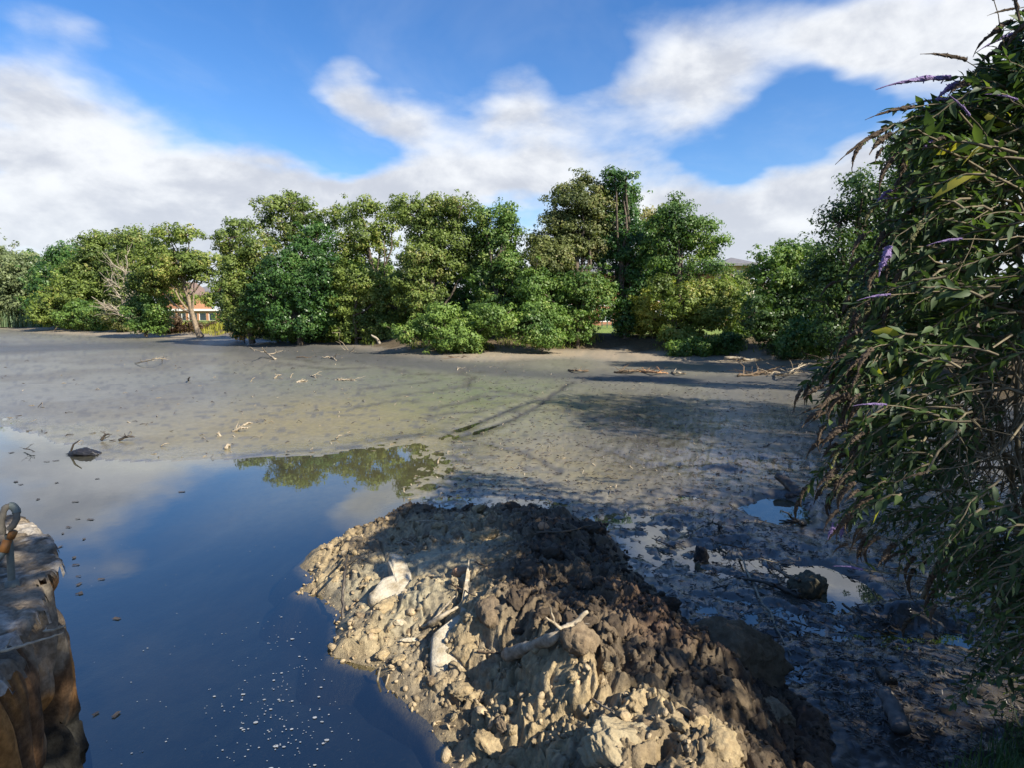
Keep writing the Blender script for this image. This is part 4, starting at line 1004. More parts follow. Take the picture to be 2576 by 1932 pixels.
def blades(area, n, h, w, seed, zf=0.0):
    """grass blades as narrow bent triangles pairs; area = function(rng,n)->xy"""
    rg = np.random.default_rng(seed); p = area(rg, n); n = len(p)
    hh = h * rg.uniform(.5, 1.3, n); a = rg.uniform(0, 6.28, n); d = np.stack([np.cos(a), np.sin(a), 0 * a], 1); u = np.stack([-d[:, 1], d[:, 0], 0 * a], 1)
    lean = rg.uniform(.05, .5, n)[:, None]
    b0 = p - u * w / 2; b1 = p + u * w / 2
    m0 = p + np.array([0, 0, 1.0]) * hh[:, None] * .6 + d * lean * hh[:, None] * .3
    tp = p + np.array([0, 0, 1.0]) * hh[:, None] * (1 - lean * .4) + d * lean * hh[:, None]
    v = np.stack([b0, b1, m0 + u * w * .4, tp, m0 - u * w * .4], 1).reshape(-1, 3)
    k = np.arange(n)[:, None] * 5
    f = np.concatenate([k + np.array([[0, 1, 2, 4]]), k + np.array([[4, 2, 3, 3]])], 0)
    f3 = np.concatenate([(k + np.array([[0, 1, 2]])), (k + np.array([[0, 2, 4]])), (k + np.array([[4, 2, 3]]))], 0)
    return v, f3
def zground(xy):
    z_, dp_, dj_, fi_, _, _, _ = base_ground(xy[:, 0], xy[:, 1]); return z_
def area_px(x0, x1, ylo, yhi, z):
    def f(rg, n):
        px = rg.uniform(x0, x1, n); py = rg.uniform(ylo, yhi, n); q = np.array([P(a_, b_, z) for a_, b_ in zip(px, py)]); return q
    return f
REED = leaf_mat('reed_blades', (.10, .16, .09), (.17, .24, .12), (.3, .3, .15))
def reed_area(rg, n):
    d = rg.uniform(100, 108, n); x = rg.uniform(-100, -74, n); return np.stack([x, d, np.full(n, .3)], 1)
v, f = blades(reed_area, 5000, 2.3, .16, 1)
o = link('reed_bed', mesh_np('reed_bed', v, f, REED, fattr=rng.uniform(0, 1, len(f)))); setp(o, 'band of pale green reeds at the far left shore', 'reeds', kind='stuff')
GRASSM = leaf_mat('bank_grass', (.10, .15, .03), (.24, .25, .05), (.36, .32, .10))
sh = np.array(shore)
def shore_band(lo, hi, x0=-95, x1=20):
    def f(rg, n):
        i = rg.integers(0, len(sh) - 1, n); t = rg.uniform(0, 1, n); seg = np.linalg.norm(sh[1:] - sh[:-1], axis=1)
        cum = np.concatenate([[0], np.cumsum(seg)]); s = rg.uniform(0, cum[-1], n); i = np.clip(np.searchsorted(cum, s) - 1, 0, len(seg) - 1); t = (s - cum[i]) / seg[i]
        p = sh[i] + (sh[i + 1] - sh[i]) * t[:, None]; e = (sh[i + 1] - sh[i]) / seg[i][:, None]; nn_ = np.stack([-e[:, 1], e[:, 0]], 1)
        p = p + nn_ * rg.uniform(lo, hi, n)[:, None]
        k = fbm(p[:, 0] * .35, p[:, 1] * .35, 5, 3) > .47
        p = p[k & (p[:, 0] > x0) & (p[:, 0] < x1)]
        return np.concatenate([p, zground(p)[:, None]], 1)
    return f
v, f = blades(shore_band(.1, 3.5, x1=-12), 16000, .50, .05, 2)
o = link('bank_grass', mesh_np('bank_grass', v, f, leaf_mat('yellow_bank_grass', (.20, .22, .03), (.38, .36, .05), (.45, .40, .10)), fattr=rng.uniform(0, 1, len(f)))); setp(o, 'yellow green grass along the foot of the left and central trees', 'grass', kind='stuff')
v, f = blades(shore_band(.3, 3.0, x0=-12), 16000, .38, .04, 3)
o = link('bank_weeds', mesh_np('bank_weeds', v, f, GRASSM, fattr=rng.uniform(0, 1, len(f)))); setp(o, 'low green weeds on the bank under the right hand trees', 'weeds', kind='stuff')
# ------------------------------------------------------------------ flowering shrub (long leaves, drooping flower spikes) on the right bank
rng = np.random.default_rng(404)
BUDL = leaf_mat('shrub_leaves', (.030, .055, .026), (.082, .13, .045), (.36, .37, .07), trans=.38, rough=.55, nscale=2.5)
BUDY = leaf_mat('yellow_shrub_leaves', (.26, .28, .04), (.42, .38, .07), (.5, .30, .08), trans=.45, nscale=2.5)
STEM = simple('shrub_stems', (.20, .165, .10), (.10, .08, .05), 20, .8, .3, .003)
SPENT = simple('spent_flowers', (.060, .042, .032), (.11, .080, .048), 40, .9, .8, .01)
SPENTG = simple('green_seed_spikes', (.075, .085, .035), (.13, .115, .05), 40, .9, .8, .01)
PURPLE = simple('purple_flowers', (.155, .105, .24), (.27, .20, .36), 40, .8, .8, .01)
def long_leaf(L=.090, W=.033, droop=.25, fold=.3):
    """lanceolate leaf along +X, folded on its midrib and drooping"""
    xs = [0, .22, .55, 1.0]; ws = [.12, .82, .95, 0.03]
    v = []; 
    for x, w in zip(xs, ws):
        z = -droop * L * x * x; hw = W * w * .5
        v += [(x * L, -hw, z + fold * hw), (x * L, 0, z), (x * L, hw, z + fold * hw)]
    f = []
    for i in range(len(xs) - 1):
        a = i * 3; f += [(a, a + 3, a + 4, a + 1), (a + 1, a + 4, a + 5, a + 2)]
    return np.array(v), np.array(f)
def frames(d, roll, rng):
    """rotation matrices whose X axis is d"""
    d = d / np.linalg.norm(d, axis=1, keepdims=True)
    up = np.tile(np.array([0, 0, 1.0]), (len(d), 1)); up[np.abs(d[:, 2]) > .97] = (0, 1, 0)
    s = np.cross(up, d); s /= np.linalg.norm(s, axis=1, keepdims=True); u = np.cross(d, s)
    c, q = np.cos(roll)[:, None], np.sin(roll)[:, None]
    s2 = s * c + u * q; u2 = -s * q + u * c
    return np.stack([d, s2, u2], 2)
BND = [(-80, 2720), (0, 2660), (100, 2590), (160, 2490), (250, 2385), (300, 2330), (380, 2290), (450, 2270), (520, 2250), (600, 2235), (700, 2215), (800, 2185), (900, 2165), (1000, 2140),
       (1080, 2120), (1200, 2135), (1300, 2150), (1350, 2170), (1400, 2240), (1450, 2310), (1500, 2350), (1600, 2390), (1700, 2370), (1800, 2330), (1950, 2290)]
bx = np.array([b[1] for b in BND], float); by = np.array([b[0] for b in BND], float)
ROOT = np.array([4.6, 4.3, .85])
shrub = empty('flowering_shrub', ROOT, 'big arching shrub with long leaves and drooping dark and purple flower spikes at the right', 'shrub')
twig_paths = []; leafP = []; leafD = []; leafS = []; leafN = []; tips = []
main = []
for k in range(62):          # main stems arching out of the root
    py = rng.uniform(-150, 1420); xb = np.interp(py, by, bx); px = xb + rng.uniform(40, 520) ; yd = rng.uniform(3.1, 5.6)
    e = Y(px, py, yd); 
    if e[2] < 1.2: e[2] = 1.2 + rng.uniform(0, .4)
    r0 = ROOT + np.array([rng.normal(0, .35), rng.normal(0, .35), -.2])
    mid = (r0 + e) / 2 + np.array([0, 0, .55 * np.linalg.norm(e - r0) * (.6 if e[2] > 3 else 1)]); mid[:2] = r0[:2] * .6 + e[:2] * .4
    t = np.linspace(0, 1, 14)[:, None]
    p = (1 - t) ** 2 * r0 + 2 * t * (1 - t) * mid + t * t * e
    p += rng.normal(0, .02, p.shape); main.append(p); twig_paths.append((p - ROOT, np.linspace(.021, .006, 14)))
def add_twig(a, b, dens=1.0, spike=True, r0=.008, big=1.0):
    L = np.linalg.norm(b - a); n = 9; t = np.linspace(0, 1, n)[:, None]
    p = a + (b - a) * t; p[:, 2] += .22 * L * 4 * (t[:, 0] * (1 - t[:, 0])) * .5; p += rng.normal(0, .006, p.shape)
    twig_paths.append((p - ROOT, np.linspace(r0, .0022, n)))
    nodes = max(3, int(L / .034 * dens)); ti = np.linspace(.12, .97, nodes)
    for q in ti:
        i = min(int(q * (n - 1)), n - 2); fr = q * (n - 1) - i; pt = p[i] + (p[i + 1] - p[i]) * fr; d = p[i + 1] - p[i]; d /= np.linalg.norm(d)
        s = np.cross(d, rng.normal(size=3)); s /= np.linalg.norm(s)
        for sg in (-1, 1):
            leafP.append(pt); leafD.append(d * rng.uniform(.4, 1.1) + sg * s * rng.uniform(.5, 1) + np.array([0, 0, -.30 + .55 * rng.uniform()])); leafS.append((.42 + .95 * rng.uniform()) * (1.12 - .45 * q) * big)
    if spike: tips.append((p[-1], (p[-1] - p[-2]) / np.linalg.norm(p[-1] - p[-2])))
ntw = 0
while ntw < 1560:
    py = rng.uniform(-120, 1560) if ntw < 1200 or ntw >= 1420 else rng.uniform(1380, 1950); xb = np.interp(py, by, bx)
    if ntw < 330: px = xb + rng.normal(5, 42) - 35 * math.sin(py * .021) ; yd = rng.uniform(3.3, 4.4)      # the outer rim
    else: px = xb + 40 + rng.uniform(0, 1) ** .9 * (2760 - xb); yd = rng.uniform(3.35, 5.8)
    if 900 < py < 1330 and px > 2360 and rng.uniform() < .72: continue
    if py > 1330 and ntw < 1200 and rng.uniform() < .45: continue
    if 1200 <= ntw < 1420: yd = rng.uniform(3.0, 3.9)
    if ntw >= 1420: px = rng.uniform(2600, 3350)
    b = Y(px, py, yd)
    L = rng.uniform(.28, .62)
    inward = np.array([1.0, rng.normal(0, .35), rng.uniform(-.15, .75)]) if py < 900 else np.array([1.0, rng.normal(0, .35), rng.uniform(.2, 1.1)])
    if py < 350: inward = np.array([.95, rng.normal(0, .3), rng.uniform(-.75, .1)])
    a = b + inward / np.linalg.norm(inward) * L
    if min(a[2], b[2]) < .5: continue
    add_twig(a, b, dens=.95 if py < 1330 else .7, spike=(ntw < 330) or rng.uniform() < .10, big=.82 if py > 1330 else (1.0 if py > 350 else 1.2)); ntw += 1
for k in range(150):   # long bare inner twigs
    m_ = main[rng.integers(len(main))]; i = rng.integers(4, 12); d = rng.normal(0, .5, 3) + np.array([-.5, -.1, -.3]); L = rng.uniform(.3, .9)
    twig_paths.append((wiggle(m_[i], m_[i] + d / np.linalg.norm(d) * L, 7, .06, rng) - ROOT, np.linspace(.006, .002, 7)))
for k in range(70):    # thin tangle hanging at the right edge low down
    a = Y(rng.uniform(2380, 2700), rng.uniform(850, 1100), rng.uniform(3.4, 4.6)); b = Y(rng.uniform(2360, 2620), rng.uniform(1100, 1400), rng.uniform(3.4, 4.6))
    twig_paths.append((wiggle(a, b, 9, .07, rng) - ROOT, np.linspace(.006, .0022, 9)))
v, f = tube_arrays(twig_paths, 4, rng, .1); link('stems', mesh_np('stems', v, f, STEM, True), shrub)['kind'] = 'stuff'
leafP = np.array(leafP); leafD = np.array(leafD); leafS = np.array(leafS)
n = len(leafP); Rm = frames(leafD, rng.normal(0, .7, n), rng)
dist = np.linalg.norm(leafP - np.array([0, 0, CAMZ]), axis=1)
# the 280 leaves that show largest are parts of their own
score = leafS / dist
infr = (leafP[:, 0] / leafP[:, 1] < .82)
order = np.argsort(-(score * infr)); own = order[:280]; rest = order[280:]
LV, LF = long_leaf()
lv = np.einsum('nij,vj->nvi', Rm[rest], LV) * leafS[rest][:, None, None] + leafP[rest][:, None, :]
lf_ = (LF[None] + (np.arange(len(rest)) * len(LV))[:, None, None]).reshape(-1, 4)
lr = np.repeat(np.clip(rng.beta(2, 2.6, len(rest)), 0, 1), len(LF))
o = link('foliage', mesh_np('foliage', lv.reshape(-1, 3) - ROOT, lf_, BUDL, True, fattr=lr), shrub); o['kind'] = 'stuff'
LM = []
for q in range(6):
    a_, b_ = long_leaf(.090, .033, rng.uniform(.1, .5), rng.uniform(.1, .5)); LM.append(mesh_np('leaf', a_, b_, BUDL, True, fattr=np.full(len(b_), rng.uniform(.1, .95))))
LMY = []
for q in range(2):
    a_, b_ = long_leaf(.13, .040, .3, .2); LMY.append(mesh_np('leaf', a_, b_, BUDY, True, fattr=np.full(len(b_), .5)))
def place(o, R_, p, s):
    M = Matrix(((R_[0][0] * s, R_[0][1] * s, R_[0][2] * s, p[0]), (R_[1][0] * s, R_[1][1] * s, R_[1][2] * s, p[1]), (R_[2][0] * s, R_[2][1] * s, R_[2][2] * s, p[2]), (0, 0, 0, 1)))
    o.matrix_local = M
for i in own:
    yl = rng.uniform() < .07
    o = link('leaf', (LMY if yl else LM)[rng.integers(2 if yl else 6)], shrub); place(o, Rm[i], leafP[i] - ROOT, leafS[i] * (1.15 if yl else 1))
    if yl: o['label'] = 'yellowed leaf'
def spike_mesh(seed, m, L=.20, r=.016, curve=.5):
    rg = np.random.default_rng(seed); n = 15; t = np.linspace(0, 1, n); sides = 7
    px_ = L * (t - curve * .25 * t ** 2); pz = -curve * L * .55 * t ** 2
    rad = r * (np.sin(np.clip(t * 1.1 + .18, 0, 1) * math.pi) ** .5 * .55 + .5 * (1 - t)) * rg.uniform(.75, 1.2, n) + .002
    pts_ = np.stack([px_, rg.normal(0, .002, n), pz], 1); V_, F_ = tube_arrays([(pts_, rad)], sides, rg, .38)
    vs = [V_]; fs = [F_]; base = len(V_)
    for k in range(64):     # florets standing off the axis
        i = rg.integers(0, n - 1); c_ = pts_[i] + rg.normal(0, .3, 3) * rad[i]; d = rg.normal(size=3); d[0] = abs(d[0]) * .6; d /= np.linalg.norm(d)
        s = np.cross(d, rg.normal(size=3)); s /= np.linalg.norm(s); l_ = rad[i] * rg.uniform(.9, 1.5); w_ = rad[i] * .22
        vs.append(np.array([c_ + s * w_, c_ - s * w_, c_ + d * l_ - s * w_ * 1.3, c_ + d * l_ + s * w_ * 1.3])); fs.append(np.array([[0, 1, 2, 3]]) + base); base += 4
    return mesh_np('flower_spike', np.concatenate(vs), np.concatenate(fs), m, False)
SPM = [spike_mesh(k, SPENT, .17 + .012 * k, .0125, .5 + .12 * k) for k in range(5)]
SPL = [spike_mesh(50 + k, (SPENT, SPENT, PURPLE)[k], .34, .0105, .30) for k in range(3)]
SPG = [spike_mesh(20 + k, SPENTG, .16, .012, .7) for k in range(2)]
SPP = [spike_mesh(30 + k, PURPLE, .17, .018, .35) for k in range(2)]
def put_spike(me, p, d, s=1.0, lab=None):
    R_ = frames(np.array([d]), np.array([rng.normal(0, .25)]), rng)[0]
    o = link('flower_spike', me, shrub); place(o, R_, p - ROOT, s)
    if lab: o['label'] = lab
tips_in = [q for q in tips if q[0][0] / q[0][1] < .84]
rng.shuffle(tips_in) if False else None
for j, (p, d) in enumerate(tips_in[:190]):
    d = d + np.array([-.15, 0, -.35]); u = rng.uniform()
    me = SPM[rng.integers(5)] if u < .80 else (SPG[rng.integers(2)] if u < .94 else SPP[rng.integers(2)])
    put_spike(me, p, d, rng.uniform(.6, 1.1), 'purple flower spike' if me in SPP else None)
for k in range(46):
    py = rng.uniform(780, 1400); xb = np.interp(py, by, bx) + rng.normal(-2, 30); p = Y(xb, py, rng.uniform(3.2, 3.7))
    put_spike(SPM[rng.integers(5)] if rng.uniform() < .85 else SPG[0], p, np.array([-.8, rng.normal(0, .3), -.35]), rng.uniform(.6, 1.0))
# the long sprays that stand out against the sky and the mud
for (x0, y0, x1, y1, yd, kind) in [(2390, 195, 2215, 222, 3.6, 2), (2430, 150, 2318, 135, 3.6, 0), (2300, 268, 2180, 300, 3.5, 0), (2230, 322, 2106, 408, 3.5, 0), (2560, 80, 2455, 132, 3.7, 2),
                                    (2560, 20, 2520, 30, 3.7, 0), (2545, -60, 2556, 90, 3.6, 0), (2310, 350, 2220, 352, 3.6, 0), (2285, 505, 2200, 500, 3.5, 2), (2400, 250, 2290, 262, 3.6, 2), (2500, 0, 2490, -40, 3.6, 1),
                                    (2080, 1018, 2003, 1052, 3.5, 0), (2110, 1020, 2030, 1075, 3.5, 0), (2150, 870, 2108, 930, 3.6, 1), (2120, 980, 2060, 1020, 3.5, 0), (2110, 1180, 2062, 1240, 3.5, 0), (2170, 1335, 2130, 1395, 3.5, 0),
                                    (2420, 600, 2370, 610, 3.2, 2), (2240, 740, 2180, 752, 3.3, 2), (2440, 290, 2400, 250, 3.3, 2), (2330, 1190, 2270, 1210, 3.3, 0), (2230, 1020, 2185, 1022, 3.2, 2), (2560, 250, 2500, 240, 3.3, 2), (2170, 1435, 2130, 1430, 3.4, 2)]:
    a = Y(x0, y0, yd); b = Y(x1, y1, yd); L = np.linalg.norm(b - a); d = (b - a) / L
    st = a - d * .35 + np.array([.1, .1, -.05]); mm = (SPL[rng.integers(2)], SPG[0], SPL[2])[kind]
    put_spike(mm, a, d + np.array([0, 0, .18]), max(.55, L / (.16 if kind == 1 else .31)), 'purple flower spike' if kind == 2 else None)
    tv, tf = tube_arrays([(wiggle(st, a + d * .01, 6, .03, rng) - ROOT, np.linspace(.005, .0025, 6))], 4); link('twig', mesh_np('twig', tv, tf, STEM, True), shrub)
    for q in range(7):
        i = rng.uniform(.0, .9); pt = st + (a - st) * i; dd = d + rng.normal(0, .7, 3)
        o = link('leaf', LM[rng.integers(6)], shrub) if q < 1 else None
        if o is not None: place(o, frames(dd[None], np.array([rng.normal()]), rng)[0], pt - ROOT, rng.uniform(.8, 1.3))

# ferny grass and weeds in the near right corner
def corner(rg, n):
    p = np.stack([rg.uniform(1.2, 4.2, n), rg.uniform(1.5, 3.9, n)], 1)
    z_, dp_, *_ = base_ground(p[:, 0], p[:, 1]); k = (dp_ < -.05 + .25 * rg.uniform(0, 1, n))
    return np.concatenate([p[k], z_[k][:, None]], 1)
v, f = blades(corner, 26000, .20, .008, 9)
o = link('corner_grass', mesh_np('corner_grass', v, f, leaf_mat('corner_grass', (.07, .12, .055), (.14, .22, .09), (.2, .22, .08), nscale=3), fattr=rng.uniform(0, 1, len(f)))); setp(o, 'fine blue green grass in the near right corner under the flowering shrub', 'grass', kind='stuff')
for k, (x, y, h, lb) in enumerate([(2.15, 2.45, .4, 'leafy weed at the bottom edge in the near right corner'), (3.1, 3.4, .55, 'leafy weed under the flowering shrub behind the corner grass'), (2.35, 2.85, .3, 'small leafy weed at the water side of the near right corner')]):
    z0 = float(base_ground(np.array([x]), np.array([y]))[0][0]); base = np.array([x, y, z0])
    o = empty('leafy_weed', base, lb, 'weed', 'weeds in the near corner'); tp = []; LPp = []; LDd = []; LSs = []
    for s in range(9):
        e = np.array([rng.normal(0, .28), rng.normal(0, .28), h * rng.uniform(.6, 1.1)]); p = wiggle((0, 0, -.03), e, 7, .05, rng, .1); tp.append((p, np.linspace(.004, .0015, 7)))
        for q in range(1, 7):
            for sg in (-1, 1): LPp.append(p[q]); LDd.append(np.array([sg * rng.uniform(.3, 1), rng.normal(0, .7), .1])); LSs.append(rng.uniform(.4, .8))
    v, f = tube_arrays(tp, 4); link('stems', mesh_np('stems', v, f, STEM, True), o)
    LPp, LDd, LSs = map(np.array, (LPp, LDd, LSs)); R_ = frames(LDd, rng.normal(0, .5, len(LPp)), rng)
    lv = np.einsum('nij,vj->nvi', R_, LV) * LSs[:, None, None] + LPp[:, None, :]; lf_ = (LF[None] + (np.arange(len(LPp)) * len(LV))[:, None, None]).reshape(-1, 4)
    link('leaves', mesh_np('leaves', lv.reshape(-1, 3), lf_, BUDL, True, fattr=rng.uniform(0, 1, len(lf_))), o)['kind'] = 'stuff'
# ------------------------------------------------------------------ quay wall at the left
WTOP = 1.26
edge_px = [(52, 1292), (94, 1320), (100, 1330), (123, 1344), (128, 1362), (148, 1384), (150, 1410), (154, 1440), (108, 1473), (100, 1500), (112, 1532), (90, 1550), (67, 1570), (60, 1600), (79, 1640), (50, 1665), (25, 1690), (0, 1720), (-20, 1760), (-80, 1860)]
TOPE = [tuple(P(a, b, WTOP)[:2]) for a, b in edge_px]
POLY_T = TOPE + [(-2.0, 1.5), (-6.5, .5), (-10, 3), tuple(P(-500, 1255, WTOP)[:2]), tuple(P(-60, 1288, WTOP)[:2])]
quay = empty('quay_wall', (-3.6, 4.2, 0), 'crumbling quay wall with pale flaking top and rust brown side at the left edge', 'wall')
QO = np.array([-3.6, 4.2, 0.0])
xs = np.concatenate([np.linspace(-9, -5.4, 40), np.linspace(-5.37, -1.8, 230)]); ys = np.linspace(1.1, 6.2, 290)
XX, Y2 = np.meshgrid(xs, ys, indexing='ij'); X = XX.ravel(); YY = Y2.ravel()
d = sdf(X, YY, POLY_T) + .14 * (fbm(X * 5, YY * 5, 300, 3) - .5) + .06 * (fbm(X * 17, YY * 17, 301, 2) - .5)
lay = fbm(X * 1.6 + YY * .9, YY * 4.2 - X * .6, 302, 4); q_ = lay * 13; st = (np.floor(q_) + sstep(q_ - np.floor(q_), .0, .25)) / 13
z = WTOP + .085 * (st - .5) + .02 * (fbm(X * 9, YY * 9, 303, 3) - .5) + .012 * (fbm(X * 30, YY * 30, 304, 2) - .5)
z = z - .05 * (1 - sstep(d, 0, .03)) - 1.0 * (1 - sstep(d, -.05, .01)) * .3
f1, f2, idd = worley(X * 3.2, YY * 5.5, 305); z = z - .03 * (1 - sstep(f2 - f1, 0, .12)) * (idd > .3)
n = fbm(X * 3, YY * 3, 306, 4)
cc = np.array([.27, .215, .15])[None] * np.ones((len(X), 1)); cc = cc * (1 - .45 * sstep(n, .45, .6)[:, None]); cc = cc + (np.array([.42, .38, .32]) - cc) * (sstep(fbm(X * 8, YY * 8, 307, 3), .55, .65) * .7)[:, None]
keep = d > -.005; NR, NA = len(xs), len(ys); ii = np.arange(NR - 1)[:, None] * NA; jj = np.arange(NA - 1)[None, :]
F2 = np.stack([ii + jj, ii + NA + jj, ii + NA + jj + 1, ii + jj + 1], -1).reshape(-1, 4); F2 = F2[keep[F2].all(1)]; used, inv = np.unique(F2, return_inverse=True)
def stone_build(gg):
    p = pos(gg); col = attr(gg, 'Col'); n1 = gg.noise(p, 25, 7, .65); n2 = gg.noise(gg.vec('MULTIPLY', p, (20, 60, 20)), 1, 5, .6, .5)
    col = gg.mix(gg.mapr(n1, .3, .7), gg.mix(1.0, col, (.6, .58, .56), 'MULTIPLY'), gg.mix(1.0, col, (1.2, 1.2, 1.2), 'MULTIPLY'))
    return principled(gg, col, .92, .2, gg.math('ADD', n1, n2), .8, .015)
STONE = mat('flaking_stone', stone_build)
link('top_slab', mesh_np('top_slab', np.stack([X, YY, z], 1)[used] - QO, inv.reshape(-1, 4), STONE, True, {'Col': cc[used]}), quay)
# side: rusty corrugated face that follows the edge
foot = [tuple(P(a, b, -.15)[:2]) for a, b in [(95, 1400)]]
path = np.array([tuple(P(-500, 1255, WTOP)[:2]), tuple(P(-60, 1288, WTOP)[:2])] + [TOPE[i] for i in (1, 3, 5, 7)] + [(-2.63, 3.25), (-2.5, 3.0), (-2.33, 2.72), (-2.2, 2.45), (-2.1, 2.1), (-1.95, 1.3)])
seg = np.linalg.norm(path[1:] - path[:-1], axis=1); cum = np.concatenate([[0], np.cumsum(seg)]); su = np.linspace(0, cum[-1], 400); zv = np.linspace(-.45, WTOP - .03, 72)
pxy = np.stack([np.interp(su, cum, path[:, 0]), np.interp(su, cum, path[:, 1])], 1); tg = np.gradient(pxy, axis=0); tg /= np.linalg.norm(tg, axis=1, keepdims=True); nrm = np.stack([-tg[:, 1], tg[:, 0]], 1)
S_, Z_ = np.meshgrid(np.arange(400), zv, indexing='ij'); s_ = su[S_.ravel()]; zz_ = Z_.ravel(); bp = pxy[S_.ravel()]; nv = nrm[S_.ravel()]
rid = np.abs(np.sin(s_ * 9.5 + 1.2 * (fbm(s_ * 1.5, zz_ * 1.5, 310, 2) - .5) * 3)) ** .7
off = -.10 + .12 * rid + .08 * (fbm(s_ * 11, zz_ * .9, 311, 4) - .5) + .015 * (fbm(s_ * 40, zz_ * 3, 312, 3) - .5) - .16 * sstep(fbm(s_ * 3.1, zz_ * 1.4, 313, 3), .52, .70) * sstep(zz_, -.1, .3) + .03 * (zz_ < .15) - .05 * sstep(zz_, .9, 1.2)
inw = nv if True else nv
sgn = -1.0
vv = np.stack([bp[:, 0] + sgn * nv[:, 0] * off * -1, bp[:, 1] + sgn * nv[:, 1] * off * -1, zz_ + .02 * (fbm(s_ * 9, zz_ * 9, 314, 2) - .5)], 1)
n = fbm(s_ * 13, zz_ * 1.3, 315, 4); cc = np.array([.21, .115, .055])[None] * np.ones((len(s_), 1))
cc = cc + (np.array([.46, .225, .07]) - cc) * (sstep(n, .43, .57) * .85)[:, None]; cc = cc + (np.array([.07, .05, .035]) - cc) * (sstep(fbm(s_ * 16, zz_ * 1.5, 316, 3), .5, .65) * .8)[:, None]
cc = cc + (np.array([.24, .21, .16]) - cc) * (sstep(fbm(s_ * 2.3, zz_ * 2.3, 317, 3), .52, .62) * .8)[:, None]; cc = cc + (np.array([.025, .024, .02]) - cc) * (1 - sstep(zz_ + .22 * (fbm(s_ * 5, zz_, 318, 3) - .5), .25, .55))[:, None]
i0 = np.arange(399)[:, None] * 72; j0 = np.arange(71)[None, :]
link('rusty_side', mesh_np('rusty_side', vv - QO, np.stack([i0 + j0, i0 + 72 + j0, i0 + 73 + j0, i0 + j0 + 1], -1).reshape(-1, 4), STONE, True, {'Col': cc}), quay)
# railing stub: post in a boot, diagonal tube with orange coupling, curled hose
PIPE = simple('weathered_tube', (.15, .175, .155), (.09, .105, .095), 12, .6, .4, .004)
ORANGE = simple('orange_coupling', (.30, .125, .03), (.20, .09, .03), 12, .6, .3, .003)
rp = P(31, 1476, WTOP)
rail = empty('railing_post', rp, 'weathered grey green tube post with orange coupling on the quay wall', 'post')
def tube_part(nm, pts_, rad, m, parent, origin, sides=12, smooth=True):
    v, f = tube_arrays([(np.array(pts_) - np.array(origin), np.array(rad))], sides); return link(nm, mesh_np(nm, v, f, m, smooth), parent)
top = Y(24, 1372, rp[1]); yy = rp[1]
tube_part('post', [rp + (0, 0, -.05), rp + (0, 0, .05), Y(27, 1420, yy), top, Y(21, 1345, yy)], [.021, .018, .018, .018, .018], PIPE, rail, rp)
tube_part('base_boot', [rp + (0, 0, -.04), rp + (0, 0, .0), rp + (0, 0, .035), rp + (0, 0, .04)], [.038, .036, .030, .001], PIPE, rail, rp)
tube_part('rail_tube', [Y(-80, 1470, yy - .3), Y(-30, 1425, yy - .15), Y(0, 1400, yy - .05), Y(20, 1378, yy)], [.018] * 4, PIPE, rail, rp)
tube_part('coupling', [Y(8, 1392, yy - .03), Y(8, 1391, yy - .03), Y(20, 1360, yy), Y(20, 1359, yy)], [.001, .025, .025, .001], ORANGE, rail, rp)
tube_part('coupling', [Y(26, 1355, yy), Y(26, 1354, yy), Y(34, 1338, yy), Y(34, 1337, yy)], [.001, .021, .021, .001], ORANGE, rail, rp)
hose = [Y(6, 1345, yy - .02), Y(3, 1305, yy - .02), Y(12, 1278, yy), Y(30, 1272, yy + .02), Y(42, 1285, yy + .02), Y(42, 1308, yy), Y(32, 1325, yy - .02), Y(20, 1335, yy - .02)]
ct = np.array([sum(hose) / 8])[0]
hp = []
for i in range(len(hose) - 1):
    for q in (0, .33, .66): hp.append(hose[i] * (1 - q) + hose[i + 1] * q)
hp = np.array(hp); hp[1:-1] = (hp[:-2] + hp[1:-1] * 2 + hp[2:]) / 4
h1 = empty('old_hose', hp[0], 'curled end of old grey brown hose over the railing post', 'hose')
v, f = tube_arrays([(hp - hp[0], np.full(len(hp), .017) + .002 * np.sin(np.arange(len(hp)) * 2.2))], 12); link('hose_body', mesh_np('hose_body', v, f, simple('hose_rubber', (.17, .15, .115), (.10, .088, .07), 14, .85, .5, .004), True), h1)
v, f = tube_arrays([(hp[8:14] - hp[0], np.full(6, .021))], 12); link('hose_band', mesh_np('hose_band', v, f, PIPE, True), h1)

